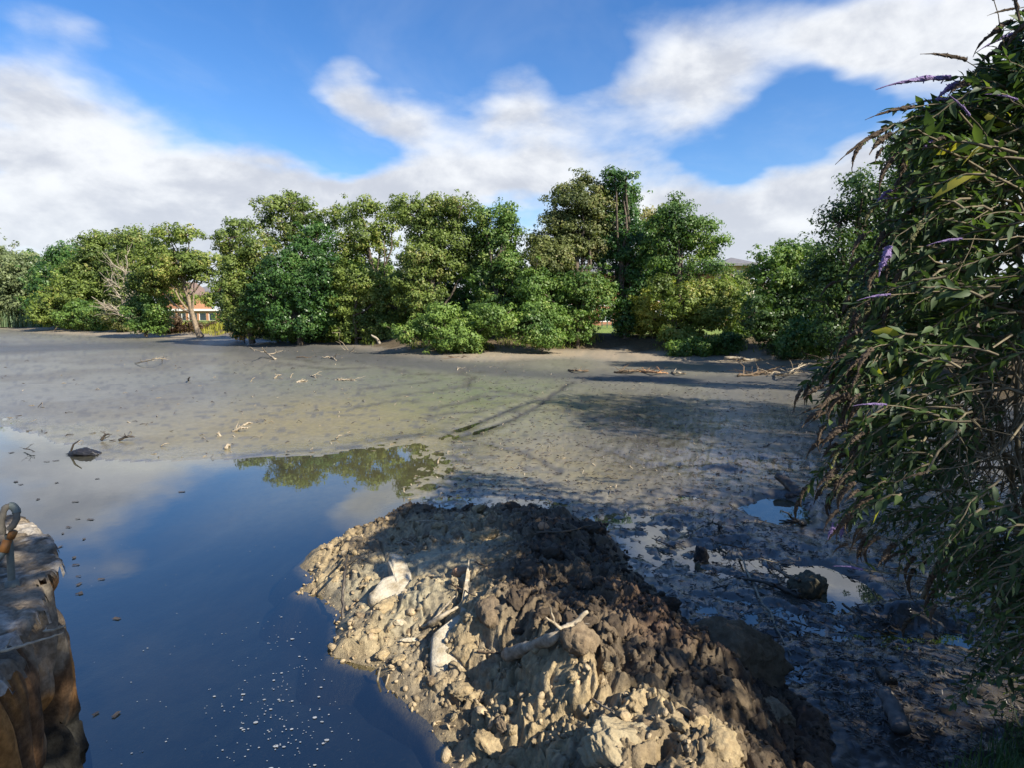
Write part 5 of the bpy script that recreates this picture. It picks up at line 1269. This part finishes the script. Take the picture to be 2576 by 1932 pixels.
# ------------------------------------------------------------------ branches, logs, stones
def branch(name, label, pts_, r0, r1, m, cat='branch', forks=0, seed=0, sides=7, group=None, rough=.14, fork_len=.4, amp=.5, rise=.8):
    rg = np.random.default_rng(seed + 900); pts_ = [np.array(p, float) for p in pts_]; org = pts_[0].copy()
    n = max(8, len(pts_) * 5); t = np.linspace(0, len(pts_) - 1, n); P_ = np.stack([np.interp(t, range(len(pts_)), [p[k] for p in pts_]) for k in range(3)], 1)
    P_[1:-1] = (P_[:-2] + 2 * P_[1:-1] + P_[2:]) / 4; L = np.linalg.norm(P_[-1] - P_[0]); P_[1:-1] += rg.normal(0, .006 * L, P_[1:-1].shape)
    rad = np.linspace(r0, r1, n) * rg.uniform(.88, 1.12, n)
    P_ = np.concatenate([P_[:1] , P_, P_[-1:]]); P_[0] += (P_[0] - P_[2]) * .01; rad = np.concatenate([[rad[0] * .05], rad, [rad[-1] * .05]])
    v, f = tube_arrays([(P_ - org, rad)], sides, rg, rough)
    if forks == 0:
        o = link(name, mesh_np(name, v, f, m, True), None, org); return setp(o, label, cat, group)
    o = empty(name, org, label, cat, group); link('stem', mesh_np('stem', v, f, m, True), o); fp = []
    for k in range(forks):
        i = rg.integers(2, n - 2); d = (P_[-1] - P_[0]) / L * rg.uniform(.2, 1) + rg.normal(0, amp, 3) * np.array([1, 1, .7]); d[2] = abs(d[2]) * rise; ln = L * fork_len * rg.uniform(.4, 1)
        q = wiggle(P_[i] - org, P_[i] - org + d / np.linalg.norm(d) * ln, 7, .06, rg); fp.append((q, np.linspace(rad[i] * .6, rad[i] * .15 + .001, 7)))
        if rg.uniform() < .6: fp.append((wiggle(q[3], q[3] + (d + rg.normal(0, .5, 3)) * ln * .35, 5, .08, rg), np.linspace(rad[i] * .35, rad[i] * .1 + .001, 5)))
    v, f = tube_arrays(fp, 5, rg, .15); link('side_twigs', mesh_np('side_twigs', v, f, m, True), o); return o
def on(px, py, z=.05): return P(px, py, z)
# driftwood on the heap
def heap_z(p):
    h_, *_ = heap_surface(np.array([p[0]]), np.array([p[1]])); return float(h_[0])
def onheap(px, py, up=.0, it=12):
    z = .4
    for _ in range(it): q = P(px, py, z); z = .5 * z + .5 * (heap_z(q) + up)
    return P(px, py, z)
branch('driftwood', 'thick pale driftwood branch lying across the middle of the heap', [onheap(1278, 1648, .03), onheap(1330, 1632, .06), onheap(1400, 1600, .09), onheap(1432, 1578, .10), onheap(1478, 1540, .13)], .050, .014, DEADWOOD, 'driftwood', 2, 1, sides=12, rough=.2, fork_len=.25)
branch('plank_splinter', 'pale split wood piece above the white block on the heap', [onheap(1080, 1572, .05), onheap(1110, 1552, .07), onheap(1152, 1528, .08)], .028, .012, DEADWOOD, 'driftwood', 0, 2, sides=6)
branch('dry_stick', 'thin pale stick slanting above the split wood on the heap', [onheap(1085, 1565, .09), onheap(1145, 1500, .12)], .010, .006, DEADWOOD, 'stick', 0, 3)
branch('dry_stick', 'long straight pale stick near the far crest of the heap', [onheap(1040, 1312, .06), onheap(1125, 1312, .08)], .008, .005, DEADWOOD, 'stick', 0, 4)
branch('dry_branch', 'brown forked branch lying on the far right crest of the heap', [onheap(1350, 1342, .06), onheap(1420, 1338, .10), onheap(1490, 1322, .10)], .014, .005, BROWNWOOD, 'branch', 5, 5)
branch('dry_branch', 'tangled pale root on the top left part of the heap', [onheap(1000, 1370, .06), onheap(1020, 1360, .1), onheap(1048, 1378, .05)], .010, .005, DEADWOOD, 'root', 6, 6, fork_len=.7)
branch('upright_stick', 'dark upright stick standing in the left flank of the heap', [onheap(874, 1400, .04), P(868, 1440, .36), P(862, 1500, .2), P(864, 1580, .0), P(864, 1584, -.15)], .010, .018, DARKWOOD, 'stick', 3, 7, fork_len=.35)
branch('dry_stick', 'short broken stick poking from the water below the heap flank', [P(948, 1718, -.02), P(956, 1680, .10)], .010, .008, DEADWOOD, 'stick', 0, 8)
branch('dry_twigs', 'thin dark twigs fanned over the left tip of the heap', [onheap(870, 1430, .05), onheap(900, 1405, .12), onheap(945, 1388, .12)], .006, .003, DARKWOOD, 'twigs', 6, 9, fork_len=.7)
for k, (a, b_, lb) in enumerate([((1195, 1415), (1240, 1432), 'dry stick right of the orange clay lump'), ((1490, 1760), (1545, 1795), 'dry stick in the reddish soil low on the heap'), ((1200, 1640), (1275, 1645), 'dry root under the thick driftwood branch'), ((985, 1395), (1025, 1425), 'dry stick above the pale slab'), ((1130, 1470), (1200, 1502), 'dry twig right of the pale slab')]):
    branch('dry_stick', lb, [onheap(*a, .03), onheap((a[0] + b_[0]) / 2, (a[1] + b_[1]) / 2, .06), onheap(*b_, .04)], .008, .004, DEADWOOD if k % 2 else BROWNWOOD, 'stick', 2, 20 + k)
CHALK = mat('chalk', lambda gg: principled(gg, gg.mix(gg.mapr(gg.noise(pos(gg), 9, 6, .6), .35, .7), (.58, .51, .38), (.33, .26, .16)), .9, .2, gg.noise(pos(gg), 28, 8, .7), .9, .02))
def slab(name, label, cat, outline, m, thick=.07, up=.05, tilt=0.0, seed=0):
    pts_ = [onheap(a, b_, up) for a, b_ in outline]; c0 = sum(pts_) / len(pts_); zc = np.median([p[2] for p in pts_])
    N = 40; ang = np.linspace(0, 2 * math.pi, N, endpoint=False); poly = np.array([p[:2] for p in pts_])
    cumv = np.linalg.norm(np.roll(poly, -1, 0) - poly, axis=1); cu = np.concatenate([[0], np.cumsum(cumv)]); s = np.linspace(0, cu[-1], N, endpoint=False)
    pl = np.concatenate([poly, poly[:1]]); rim = np.stack([np.interp(s, cu, pl[:, 0]), np.interp(s, cu, pl[:, 1])], 1); c2 = rim.mean(0)
    rg = np.random.default_rng(seed); rim += rg.normal(0, .006, rim.shape); V_ = []; rings = [(.0, .012), (.25, .010), (.5, .008), (.75, .004), (.93, 0), (1.0, -.018), (1.03, -.05), (1.0, -thick - .05)]
    for (q, dz) in rings:
        xy = c2 + (rim - c2) * q; V_.append(np.concatenate([xy, (zc + dz + (tilt * (xy[:, 1] - c2[1])) + .02 * (fbm(xy[:, 0] * 9, xy[:, 1] * 9, seed, 3) - .5))[:, None]], 1))
    V_ = np.concatenate(V_); i = np.arange(len(rings) - 1)[:, None] * N; j = np.arange(N)[None, :]; j2 = (j + 1) % N
    F_ = np.stack([i + j, i + N + j, i + N + j2, i + j2], -1).reshape(-1, 4)
    o = link(name, mesh_np(name, V_ - c0, F_, m, True), None, tuple(c0)); return setp(o, label, cat)
slab('chalk_slab', 'crescent shaped smooth pale slab on the left flank of the heap', 'stone', [(925, 1510), (965, 1470), (990, 1462), (975, 1430), (985, 1415), (1012, 1420), (1036, 1440), (1035, 1480), (1034, 1522), (1010, 1508), (985, 1492), (955, 1508), (938, 1517)], CHALK, seed=1, tilt=.25, up=.045)
slab('chalk_block', 'big pale chalky block in the middle of the heap', 'stone', [(1085, 1600), (1105, 1565), (1150, 1558), (1180, 1400), (1192, 1590), (1178, 1620), (1150, 1632), (1120, 1640), (1092, 1662), (1084, 1640)], CHALK, seed=2, tilt=.35, up=.15, thick=.2)
def stone(name, label, cat, p, s, m, seed, group=None, sc=(1, 1, 1)):
    me = lump_mesh(name, seed, m, (.3, .3, .3), .2); o = link(name, me, None, tuple(p)); o.scale = (s * sc[0], s * sc[1], s * sc[2]); return setp(o, label, cat, group)
stone('chalk_stone', 'small white chalk stone left of the big chalky block', 'stone', onheap(1004, 1568, .03), .045, CHALK, 401, sc=(1.2, .8, .8))
stone('chalk_stone', 'flat white chalk chip in the slick clay pool left of the chalky block', 'stone', onheap(1030, 1612, .02), .05, CHALK, 402, sc=(1.6, .5, .5))
ORC = simple('orange_clay', (.46, .27, .15), (.36, .20, .11), 9, .9, .5, .01)
stone('orange_clay_lump', 'orange clay lump on the upper middle of the heap', 'clay lump', onheap(1160, 1442, .03), .075, ORC, 403)
stone('orange_clay_lump', 'small orange clay lump at the far crest of the heap', 'clay lump', onheap(1368, 1325, .03), .06, ORC, 404)
BIGC = simple('big_clod_soil', (.12, .085, .05), (.20, .145, .085), 7, .95, 1.0, .03)
def big_clod(label, c, s, seed, m, sc=(1, .8, .8)):
    rg = np.random.default_rng(seed); v, f_ = ico(6); v = v.copy()
    for k in range(11):
        nn_ = rg.normal(size=3); nn_ /= np.linalg.norm(nn_); v -= np.outer(np.clip(v @ nn_ - rg.uniform(.6, .85), 0, None) * .9, nn_)
    for fr, am in ((1.6, .5), (4, .28), (9, .15), (20, .06)):
        v *= (1 + am * (fbm(v[:, 0] * fr + v[:, 2] * fr * .7 + seed, v[:, 1] * fr - v[:, 2] * fr * .6, seed + int(fr), 3) - .5))[:, None]
    v *= np.array(sc) * s; o = link('earth_clod', mesh_np('earth_clod', v, f_, m, True), None, tuple(c)); return setp(o, label, 'clod')
big_clod('largest dark earth clod with ragged top at the right side of the heap', P(1812, 1665, .20), .42, 71, BIGC, (1.25, .8, .78))
big_clod('dark upturned clod with shadowed hollow at the far right of the heap', P(1425, 1420, .30), .22, 72, BIGC, (1.2, .8, .7))
big_clod('rounded tan clod near the bottom right of the heap', P(1925, 1800, .14), .20, 73, simple('tan_clod', (.32, .25, .155), (.20, .15, .09), 9, .95, .9, .02), (1.1, .8, .8))
big_clod('tan clod at the bottom edge right of centre', P(1560, 1880, .60), .17, 74, simple('tan_clod_b', (.38, .31, .19), (.28, .22, .13), 9, .95, .9, .02), (1.2, .9, .7))
# things lying on the wet mud at the right
branch('fallen_log', 'short dark log pointing up out of the mud behind the blue puddle', [on(1955, 1198, .22), on(1975, 1212, .17), on(1995, 1232, .09), on(2008, 1250, .02)], .055, .095, DARKWOOD, 'log', 0, 30, sides=12)
stone('mud_boss', 'muddy root lump at the foot of the short dark log', 'mud lump', P(2008, 1248, .05), .16, simple('dark_mud', (.055, .045, .038), (.03, .026, .024), 9, .5, .8, .02, .6), 410, sc=(1.1, .7, .8))
BOUL = simple('boulder_stone', (.155, .135, .085), (.095, .082, .055), 6, .75, .5, .01)
stone('boulder', 'smooth round brown boulder at the edge of the pale puddle', 'boulder', P(2030, 1478, .07), .17, BOUL, 411, sc=(1.15, .9, 1.15))
branch('drowned_branch', 'dark drowned branch running into the boulder', [on(1860, 1455, .03), on(1910, 1462, .07), on(1960, 1478, .06), on(2010, 1500, .05)], .012, .03, DARKWOOD, 'branch', 4, 31)
branch('drowned_branch', 'second dark branch end resting on the boulder from the left', [on(1930, 1415, .03), on(1970, 1445, .10), on(2010, 1462, .17)], .008, .022, DARKWOOD, 'branch', 3, 32)
branch('mud_stump', 'thin upright stump in the mud left of the blue puddle', [on(1811, 1325, -.02), on(1811, 1318, .05), on(1812, 1325, .17)], .055, .012, DARKWOOD, 'stump', 3, 33, fork_len=.5)
branch('mud_stump', 'small broken stump right of the blue puddle', [on(2020, 1318, -.02), on(2020, 1318, .05), on(2014, 1318, .12)], .06, .02, DARKWOOD, 'stump', 4, 34, fork_len=.8)
stone('pointed_rock', 'pointed black rock standing in the wet film of the mud', 'rock', P(1762, 1398, .05), .12, simple('black_rock', (.02, .018, .018), (.045, .04, .035), 7, .5, .6, .02, .5), 412, sc=(.7, .6, 1.15))
branch('bank_log', 'short pale log in the dark corner at the bottom right', [on(2228, 1745, .10), on(2250, 1790, .10), on(2268, 1838, .10)], .05, .055, simple('grey_log', (.19, .17, .15), (.11, .10, .09), 14, .85, .6, .006), 'log', 0, 35, sides=12)
branch('bank_log', 'darker log end above the short pale log at the bottom right', [on(2215, 1690, .05), on(2240, 1720, .07)], .04, .045, DARKWOOD, 'log', 0, 36, sides=12)
for k, (a, b_, lb, fk) in enumerate([((2120, 1110), (2180, 1085), 'dark stick on the mud right of the mud hummock', 3), ((1960, 1152), (2010, 1155), 'straight dark stick beyond the short dark log', 0), ((1700, 1380), (1640, 1355), 'dark twig in the net of wet film', 2),
                                      ((1905, 1130), (1940, 1118), 'short brown stick far across the shaded mud', 2), ((2020, 1270), (2130, 1240), 'thin long twig behind the blue puddle', 2), ((1800, 1365), (1890, 1385), 'dark root ridge between black rock and puddle', 5), ((1840, 1470), (1790, 1482), 'thin bent twig left of the drowned branch', 1),
                                      ((2120, 1520), (2200, 1580), 'dark branch beyond the boulder towards the shrub', 6), ((2200, 1540), (2330, 1500), 'dark brushwood under the drooping shrub', 9), ((2260, 1580), (2150, 1530), 'dark crossing brushwood under the drooping shrub tip', 9), ((2000, 1565), (2040, 1580), 'curved dark stick in the mud below the boulder', 1), ((1860, 1400), (1990, 1650), 'thin pale twig line across the slate smooth mud', 1)]):
    branch('mud_stick', lb, [on(*a, .03), on((a[0] + b_[0]) / 2, (a[1] + b_[1]) / 2, .07), on(*b_, .04)], .012, .005, DARKWOOD if k != 11 else DEADWOOD, 'stick', fk, 40 + k, fork_len=.6)
# left and middle mud flat
branch('antler_branch', 'pale antler shaped dead branch standing in the far left of centre mud', [on(692, 902, .1), on(668, 885, .35), on(660, 873, .9)], .06, .02, DEADWOOD, 'branch', 5, 60, fork_len=.6)
branch('pale_twig_tangle', 'pale tangle of twigs with arching loop on the far left mud', [on(340, 912, .1), on(365, 908, .35), on(395, 900, .55), on(408, 902, .4), on(408, 912, .05)], .03, .015, DEADWOOD, 'twigs', 12, 61, fork_len=.5)
branch('black_stick', 'black forked stick upright in the left mud', [on(474, 960, 0), on(474, 952, .15), on(478, 948, .3)], .04, .02, DARKWOOD, 'stick', 2, 62)
branch('driftwood', 'white driftwood stump curving up at the foot of the central trees', [Y(960, 862, 45) * (1, 1, 0) + (0, 0, .2), Y(948, 850, 45), Y(934, 842, 45)], .14, .06, BARK_PALE, 'driftwood', 3, 63, fork_len=.3)
branch('long_log', 'long thin pale log lying in the shade below the dark right trees', [Y(1822, 899, 33), Y(1900, 903, 33), Y(1985, 909, 33)], .09, .05, BARK_PALE, 'log', 0, 64)
for k, (a, b_, r_, lb, fk, mm) in enumerate([((690, 952), (708, 942), .05, 'pale broken branch left in the row of debris on the middle mud', 1, DEADWOOD), ((730, 950), (738, 938), .03, 'short upright pale stick in the row of debris', 0, DEADWOOD), ((745, 962), (772, 960), .05, 'pale root tuft in the row of debris', 8, DEADWOOD),
                                        ((840, 956), (898, 958), .04, 'wide pale root cluster on the middle mud', 9, DEADWOOD), ((780, 945), (796, 952), .04, 'small pale stick right of the root tuft', 2, DEADWOOD), ((630, 960), (642, 948), .025, 'thin pale stick at the left end of the debris row', 1, DEADWOOD), ((745, 898), (775, 899), .04, 'dark curved stick on the far beach', 1, BROWNWOOD),
                                        ((830, 898), (846, 906), .06, 'pale bent driftwood piece on the far beach', 3, DEADWOOD), ((870, 882), (900, 892), .05, 'pale dead sticks under the central trees', 6, DEADWOOD), ((625, 870), (640, 882), .03, 'thin white stick at the far edge left of the antler branch', 0, DEADWOOD),
                                        ((585, 1088), (625, 1078), .035, 'pale sticks scattered on the brown patch, middle of group', 5, DEADWOOD), ((555, 1100), (545, 1092), .03, 'pale stub left of the scattered sticks on the brown patch', 3, DEADWOOD), ((612, 1072), (636, 1066), .03, 'straight pale stick at the right of the brown patch', 0, DEADWOOD),
                                        ((405, 1124), (425, 1116), .015, 'thin white stick on the mud near the water', 0, DEADWOOD), ((568, 1130), (578, 1124), .04, 'small pale stone like stub by the water edge', 2, DEADWOOD), ((846, 1105), (858, 1096), .02, 'little bent twig by the far end of the water', 3, DEADWOOD),
                                        ((60, 1130), (88, 1138), .012, 'dark looped twig floating at the left', 5, DARKWOOD), ((255, 1108), (275, 1092), .03, 'dark forked stick at the left water edge', 5, DARKWOOD), ((300, 1108), (340, 1100), .03, 'dark twigs on the mud spit at the left', 4, DARKWOOD),
                                        ((1100, 1168), (1108, 1150), .02, 'thin upright reed stub in the shallow brown water', 0, DEADWOOD), ((1016, 1240), (1016, 1228), .012, 'tiny pale stick upright in the shallow water', 0, DEADWOOD), ((1150, 930), (1154, 925), .03, 'tiny pale stump at the far channel', 2, DEADWOOD)]):
    A0 = on(*a, .04); B0 = on(*b_, .04)
    if a[1] - b_[1] > 7: B0 = np.array([B0[0] * .0 + A0[0] + (b_[0] - a[0]) / FPX * A0[1], A0[1], .04 + (a[1] - b_[1]) / FPX * A0[1]])
    branch('mud_branch', lb, [A0, (A0 + B0) / 2 + (0, 0, r_ * 1.5), B0], r_, r_ * .5, mm, 'branch', fk, 70 + k, fork_len=.7)
for k, (a, b_, lb, mm, nfk) in enumerate([((1545, 935), (1620, 930), 'left part of the orange brown brushwood heap on the far beach', BROWNWOOD, 16), ((1610, 932), (1680, 938), 'orange tinted middle of the far brushwood heap', simple('orange_wood', (.42, .24, .12), (.30, .17, .09), 8), 14), ((1690, 935), (1725, 938), 'small brushwood end right of the far orange heap', DEADWOOD, 10),
                                          ((1430, 930), (1480, 932), 'low dark brushwood on the far beach left of the orange heap', BROWNWOOD, 8), ((1855, 945), (1960, 930), 'reddish left end of the long pale brushwood pile', BROWNWOOD, 22), ((1930, 945), (2040, 935), 'pale middle of the long brushwood pile by the right trees', DEADWOOD, 24), ((2030, 940), (2130, 950), 'pale right end of the long brushwood pile by the shrub', DEADWOOD, 24),
                                          ((1240, 888), (1330, 876), 'dark tangled roots under the trees right of the bright bush', BROWNWOOD, 16), ((1085, 897), (1200, 899), 'dead brown brush below the bright sprawling bush', BROWNWOOD, 14)]):
    branch('brushwood', lb, [on(*a, .08), on((a[0] + b_[0]) / 2, (a[1] + b_[1]) / 2, .18), on(*b_, .08)], .05, .03, mm, 'brushwood', nfk, 120 + k, fork_len=.42, amp=.7, rise=.3)
branch('arched_branch', 'pale branch arching up out of the long brushwood pile', [on(1945, 942, .1), on(1985, 935, .45), on(2015, 920, .6), on(2040, 912, .65)], .045, .015, DEADWOOD, 'branch', 4, 140, fork_len=.3)
for k, (x0, y0, x1, y1, lb) in enumerate([(0, 1640, 160, 1593, 'long pale stick lying over the edge of the quay wall'), (110, 1590, 165, 1575, 'thin pale twig crossing the long stick on the quay wall')]):
    branch('dry_stick', lb, [P(x0, y0, WTOP + .05), P((x0 + x1) / 2, (y0 + y1) / 2 + 3, WTOP + .06), P(x1, y1, WTOP + .04)], .007, .004, DEADWOOD, 'stick', 1 + k, 150 + k, fork_len=.4)
# black plastic-like chunk floating at the left with a stick
ck_ = empty('black_debris', P(215, 1142, .02), 'black lump of sunken rubbish with crooked stick at the left water edge', 'debris')
me = lump_mesh('lump', 420, simple('black_sludge', (.012, .012, .014), (.03, .028, .03), 8, .35, .6, .01, .6), (.02, .02, .02), .5); o = link('lump', me, ck_); o.scale = (.30, .16, .14)
v, f = tube_arrays([(np.array([(-.30, 0, .0), (-.22, 0, .18), (-.10, 0, .26)]), [.02, .018, .01])], 5); link('stick', mesh_np('stick', v, f, DARKWOOD, True), ck_)
# floating leaves and foam
leafme = mesh_np('floating_leaf', [(-.03, -.014, 0), (.03, -.018, .003), (.036, .012, 0), (-.026, .016, .006)], [[0, 1, 2, 3]], DARKWOOD)
spots = [(40, 1213), (52, 1220), (143, 1215), (190, 1263), (245, 1205), (95, 1257), (227, 1308), (196, 1306), (172, 1327), (158, 1343), (211, 1357), (152, 1376), (186, 1404), (190, 1422), (197, 1451), (198, 1471), (197, 1495), (203, 1493), (293, 1557), (240, 1797), (293, 1798), (458, 1238), (254, 1378 + 80), (118, 1162), (140, 1160), (28, 1140)]
for (a, b_) in spots:
    p = P(a, b_, .006); o = link('floating_leaf', leafme, None, tuple(p)); s = rng.uniform(.6, 1.1) * (1 + .12 * max(0, p[1] - 5)); o.scale = (s, s, 1); o.rotation_euler = (0, 0, rng.uniform(0, 6.28)); setp(o, 'small dark leaf floating on the still water', 'leaf', 'dark leaves floating on the water')
v_ = []; f_ = []
centres = [(660, 1760), (720, 1640), (740, 1700), (640, 1800), (780, 1850), (690, 1850), (680, 1740)]
for k in range(300):
    c0 = centres[rng.integers(len(centres))]; a, b_ = (c0[0] + rng.normal(0, 75), c0[1] + rng.normal(0, 75)) if k < 230 else (rng.uniform(200, 900), rng.uniform(1350, 1930))
    if a < 215 or b_ > 2000 or b_ < 1200 or (a > 740 + max(0, (b_ - 1500)) * .5 and b_ > 1300): continue
    p = P(a, b_, .005); s = rng.choice([.003, .005, .008, .012], p=[.62, .28, .08, .02]); th = rng.uniform(0, 6.28); n0 = len(v_); K = 6
    v_ += [(p[0] + s * rng.uniform(.7, 1.3) * math.cos(th + q * 6.283 / K) * 1.4, p[1] + s * rng.uniform(.7, 1.3) * math.sin(th + q * 6.283 / K), .005) for q in range(K)]; f_.append([n0 + q for q in range(K)])
o = link('floating_foam', mesh_np('floating_foam', v_, f_, simple('foam', (.30, .32, .34), (.22, .24, .26), 20, .7))); setp(o, 'pale foam flecks drifting on the dark water', 'foam', kind='stuff')
# small litter over the mud: twigs, stubs, crumbs nobody could count
def litter(n, region, L, r_, seed, m, name, label, lift=.004):
    rg = np.random.default_rng(seed); x, y = region(rg, n)
    z_, dp_, dj_, fi_, *_ = base_ground(x, y); z_ = z_ + relief(x, y, z_, dj_, fi_, dp_)
    ok = (dp_ > .2) & (z_ > -.01) & (sdf(x, y, MOUND) < -.05); x, y, z_ = x[ok], y[ok], z_[ok]; n = len(x)
    D0 = np.hypot(x, y); l_ = L * rg.uniform(.3, 1.3, n) * (1 + D0 * .035); a = rg.uniform(0, 6.28, n); d = np.stack([np.cos(a), np.sin(a), rg.uniform(-.1, .45, n)], 1) * l_[:, None] / 2
    c0 = np.stack([x, y, z_ + lift], 1); bend = rg.normal(0, .18, (n, 3)) * l_[:, None]; bend[:, 2] = np.abs(bend[:, 2]); rr = r_ * rg.uniform(.6, 1.5, n) * (1 + D0 * .05)
    P3 = np.stack([c0 - d, c0 + bend, c0 + d], 1); sd = np.stack([-np.sin(a), np.cos(a), 0 * a], 1); up = np.array([0, 0, 1.0])
    ring = []
    for k_, sc_ in ((0, .6), (1, 1.0), (2, .35)):
        for q in range(3):
            th = q * 2.094 + .5; ring.append(P3[:, k_] + (sd * math.cos(th) + up * math.sin(th)) * (rr * sc_)[:, None])
    v = np.stack(ring, 1).reshape(-1, 3); k9 = np.arange(n)[:, None, None] * 9
    base = np.array([[s * 3 + q, s * 3 + (q + 1) % 3, s * 3 + 3 + (q + 1) % 3, s * 3 + 3 + q] for s in (0, 1) for q in range(3)])
    f = (base[None] + k9).reshape(-1, 4); o = link(name, mesh_np(name, v, f, m, False)); return setp(o, label, 'litter', kind='stuff')
def near_right(rg, n):
    th = rg.uniform(math.radians(-6), math.radians(44), n); r_ = 1 / rg.uniform(1 / 26, 1 / 4.2, n); return r_ * np.sin(th), r_ * np.cos(th)
def everywhere(rg, n):
    th = rg.uniform(math.radians(-42), math.radians(42), n); r_ = 1 / rg.uniform(1 / 48, 1 / 8, n); return r_ * np.sin(th), r_ * np.cos(th)
MUDTW = simple('muddy_twigs', (.060, .050, .044), (.13, .115, .10), 10, .55, .3, .004, .5)
litter(8500, near_right, .070, .0045, 501, MUDTW, 'muddy_twig_litter', 'countless mud coated twigs and clots over the wet mud at the right')
litter(700, everywhere, .10, .006, 502, MUDTW, 'dark_mud_litter', 'small dark twigs scattered over the whole mud flat')
litter(500, everywhere, .09, .006, 503, DEADWOOD, 'pale_mud_litter', 'small pale twigs scattered over the mud flat')
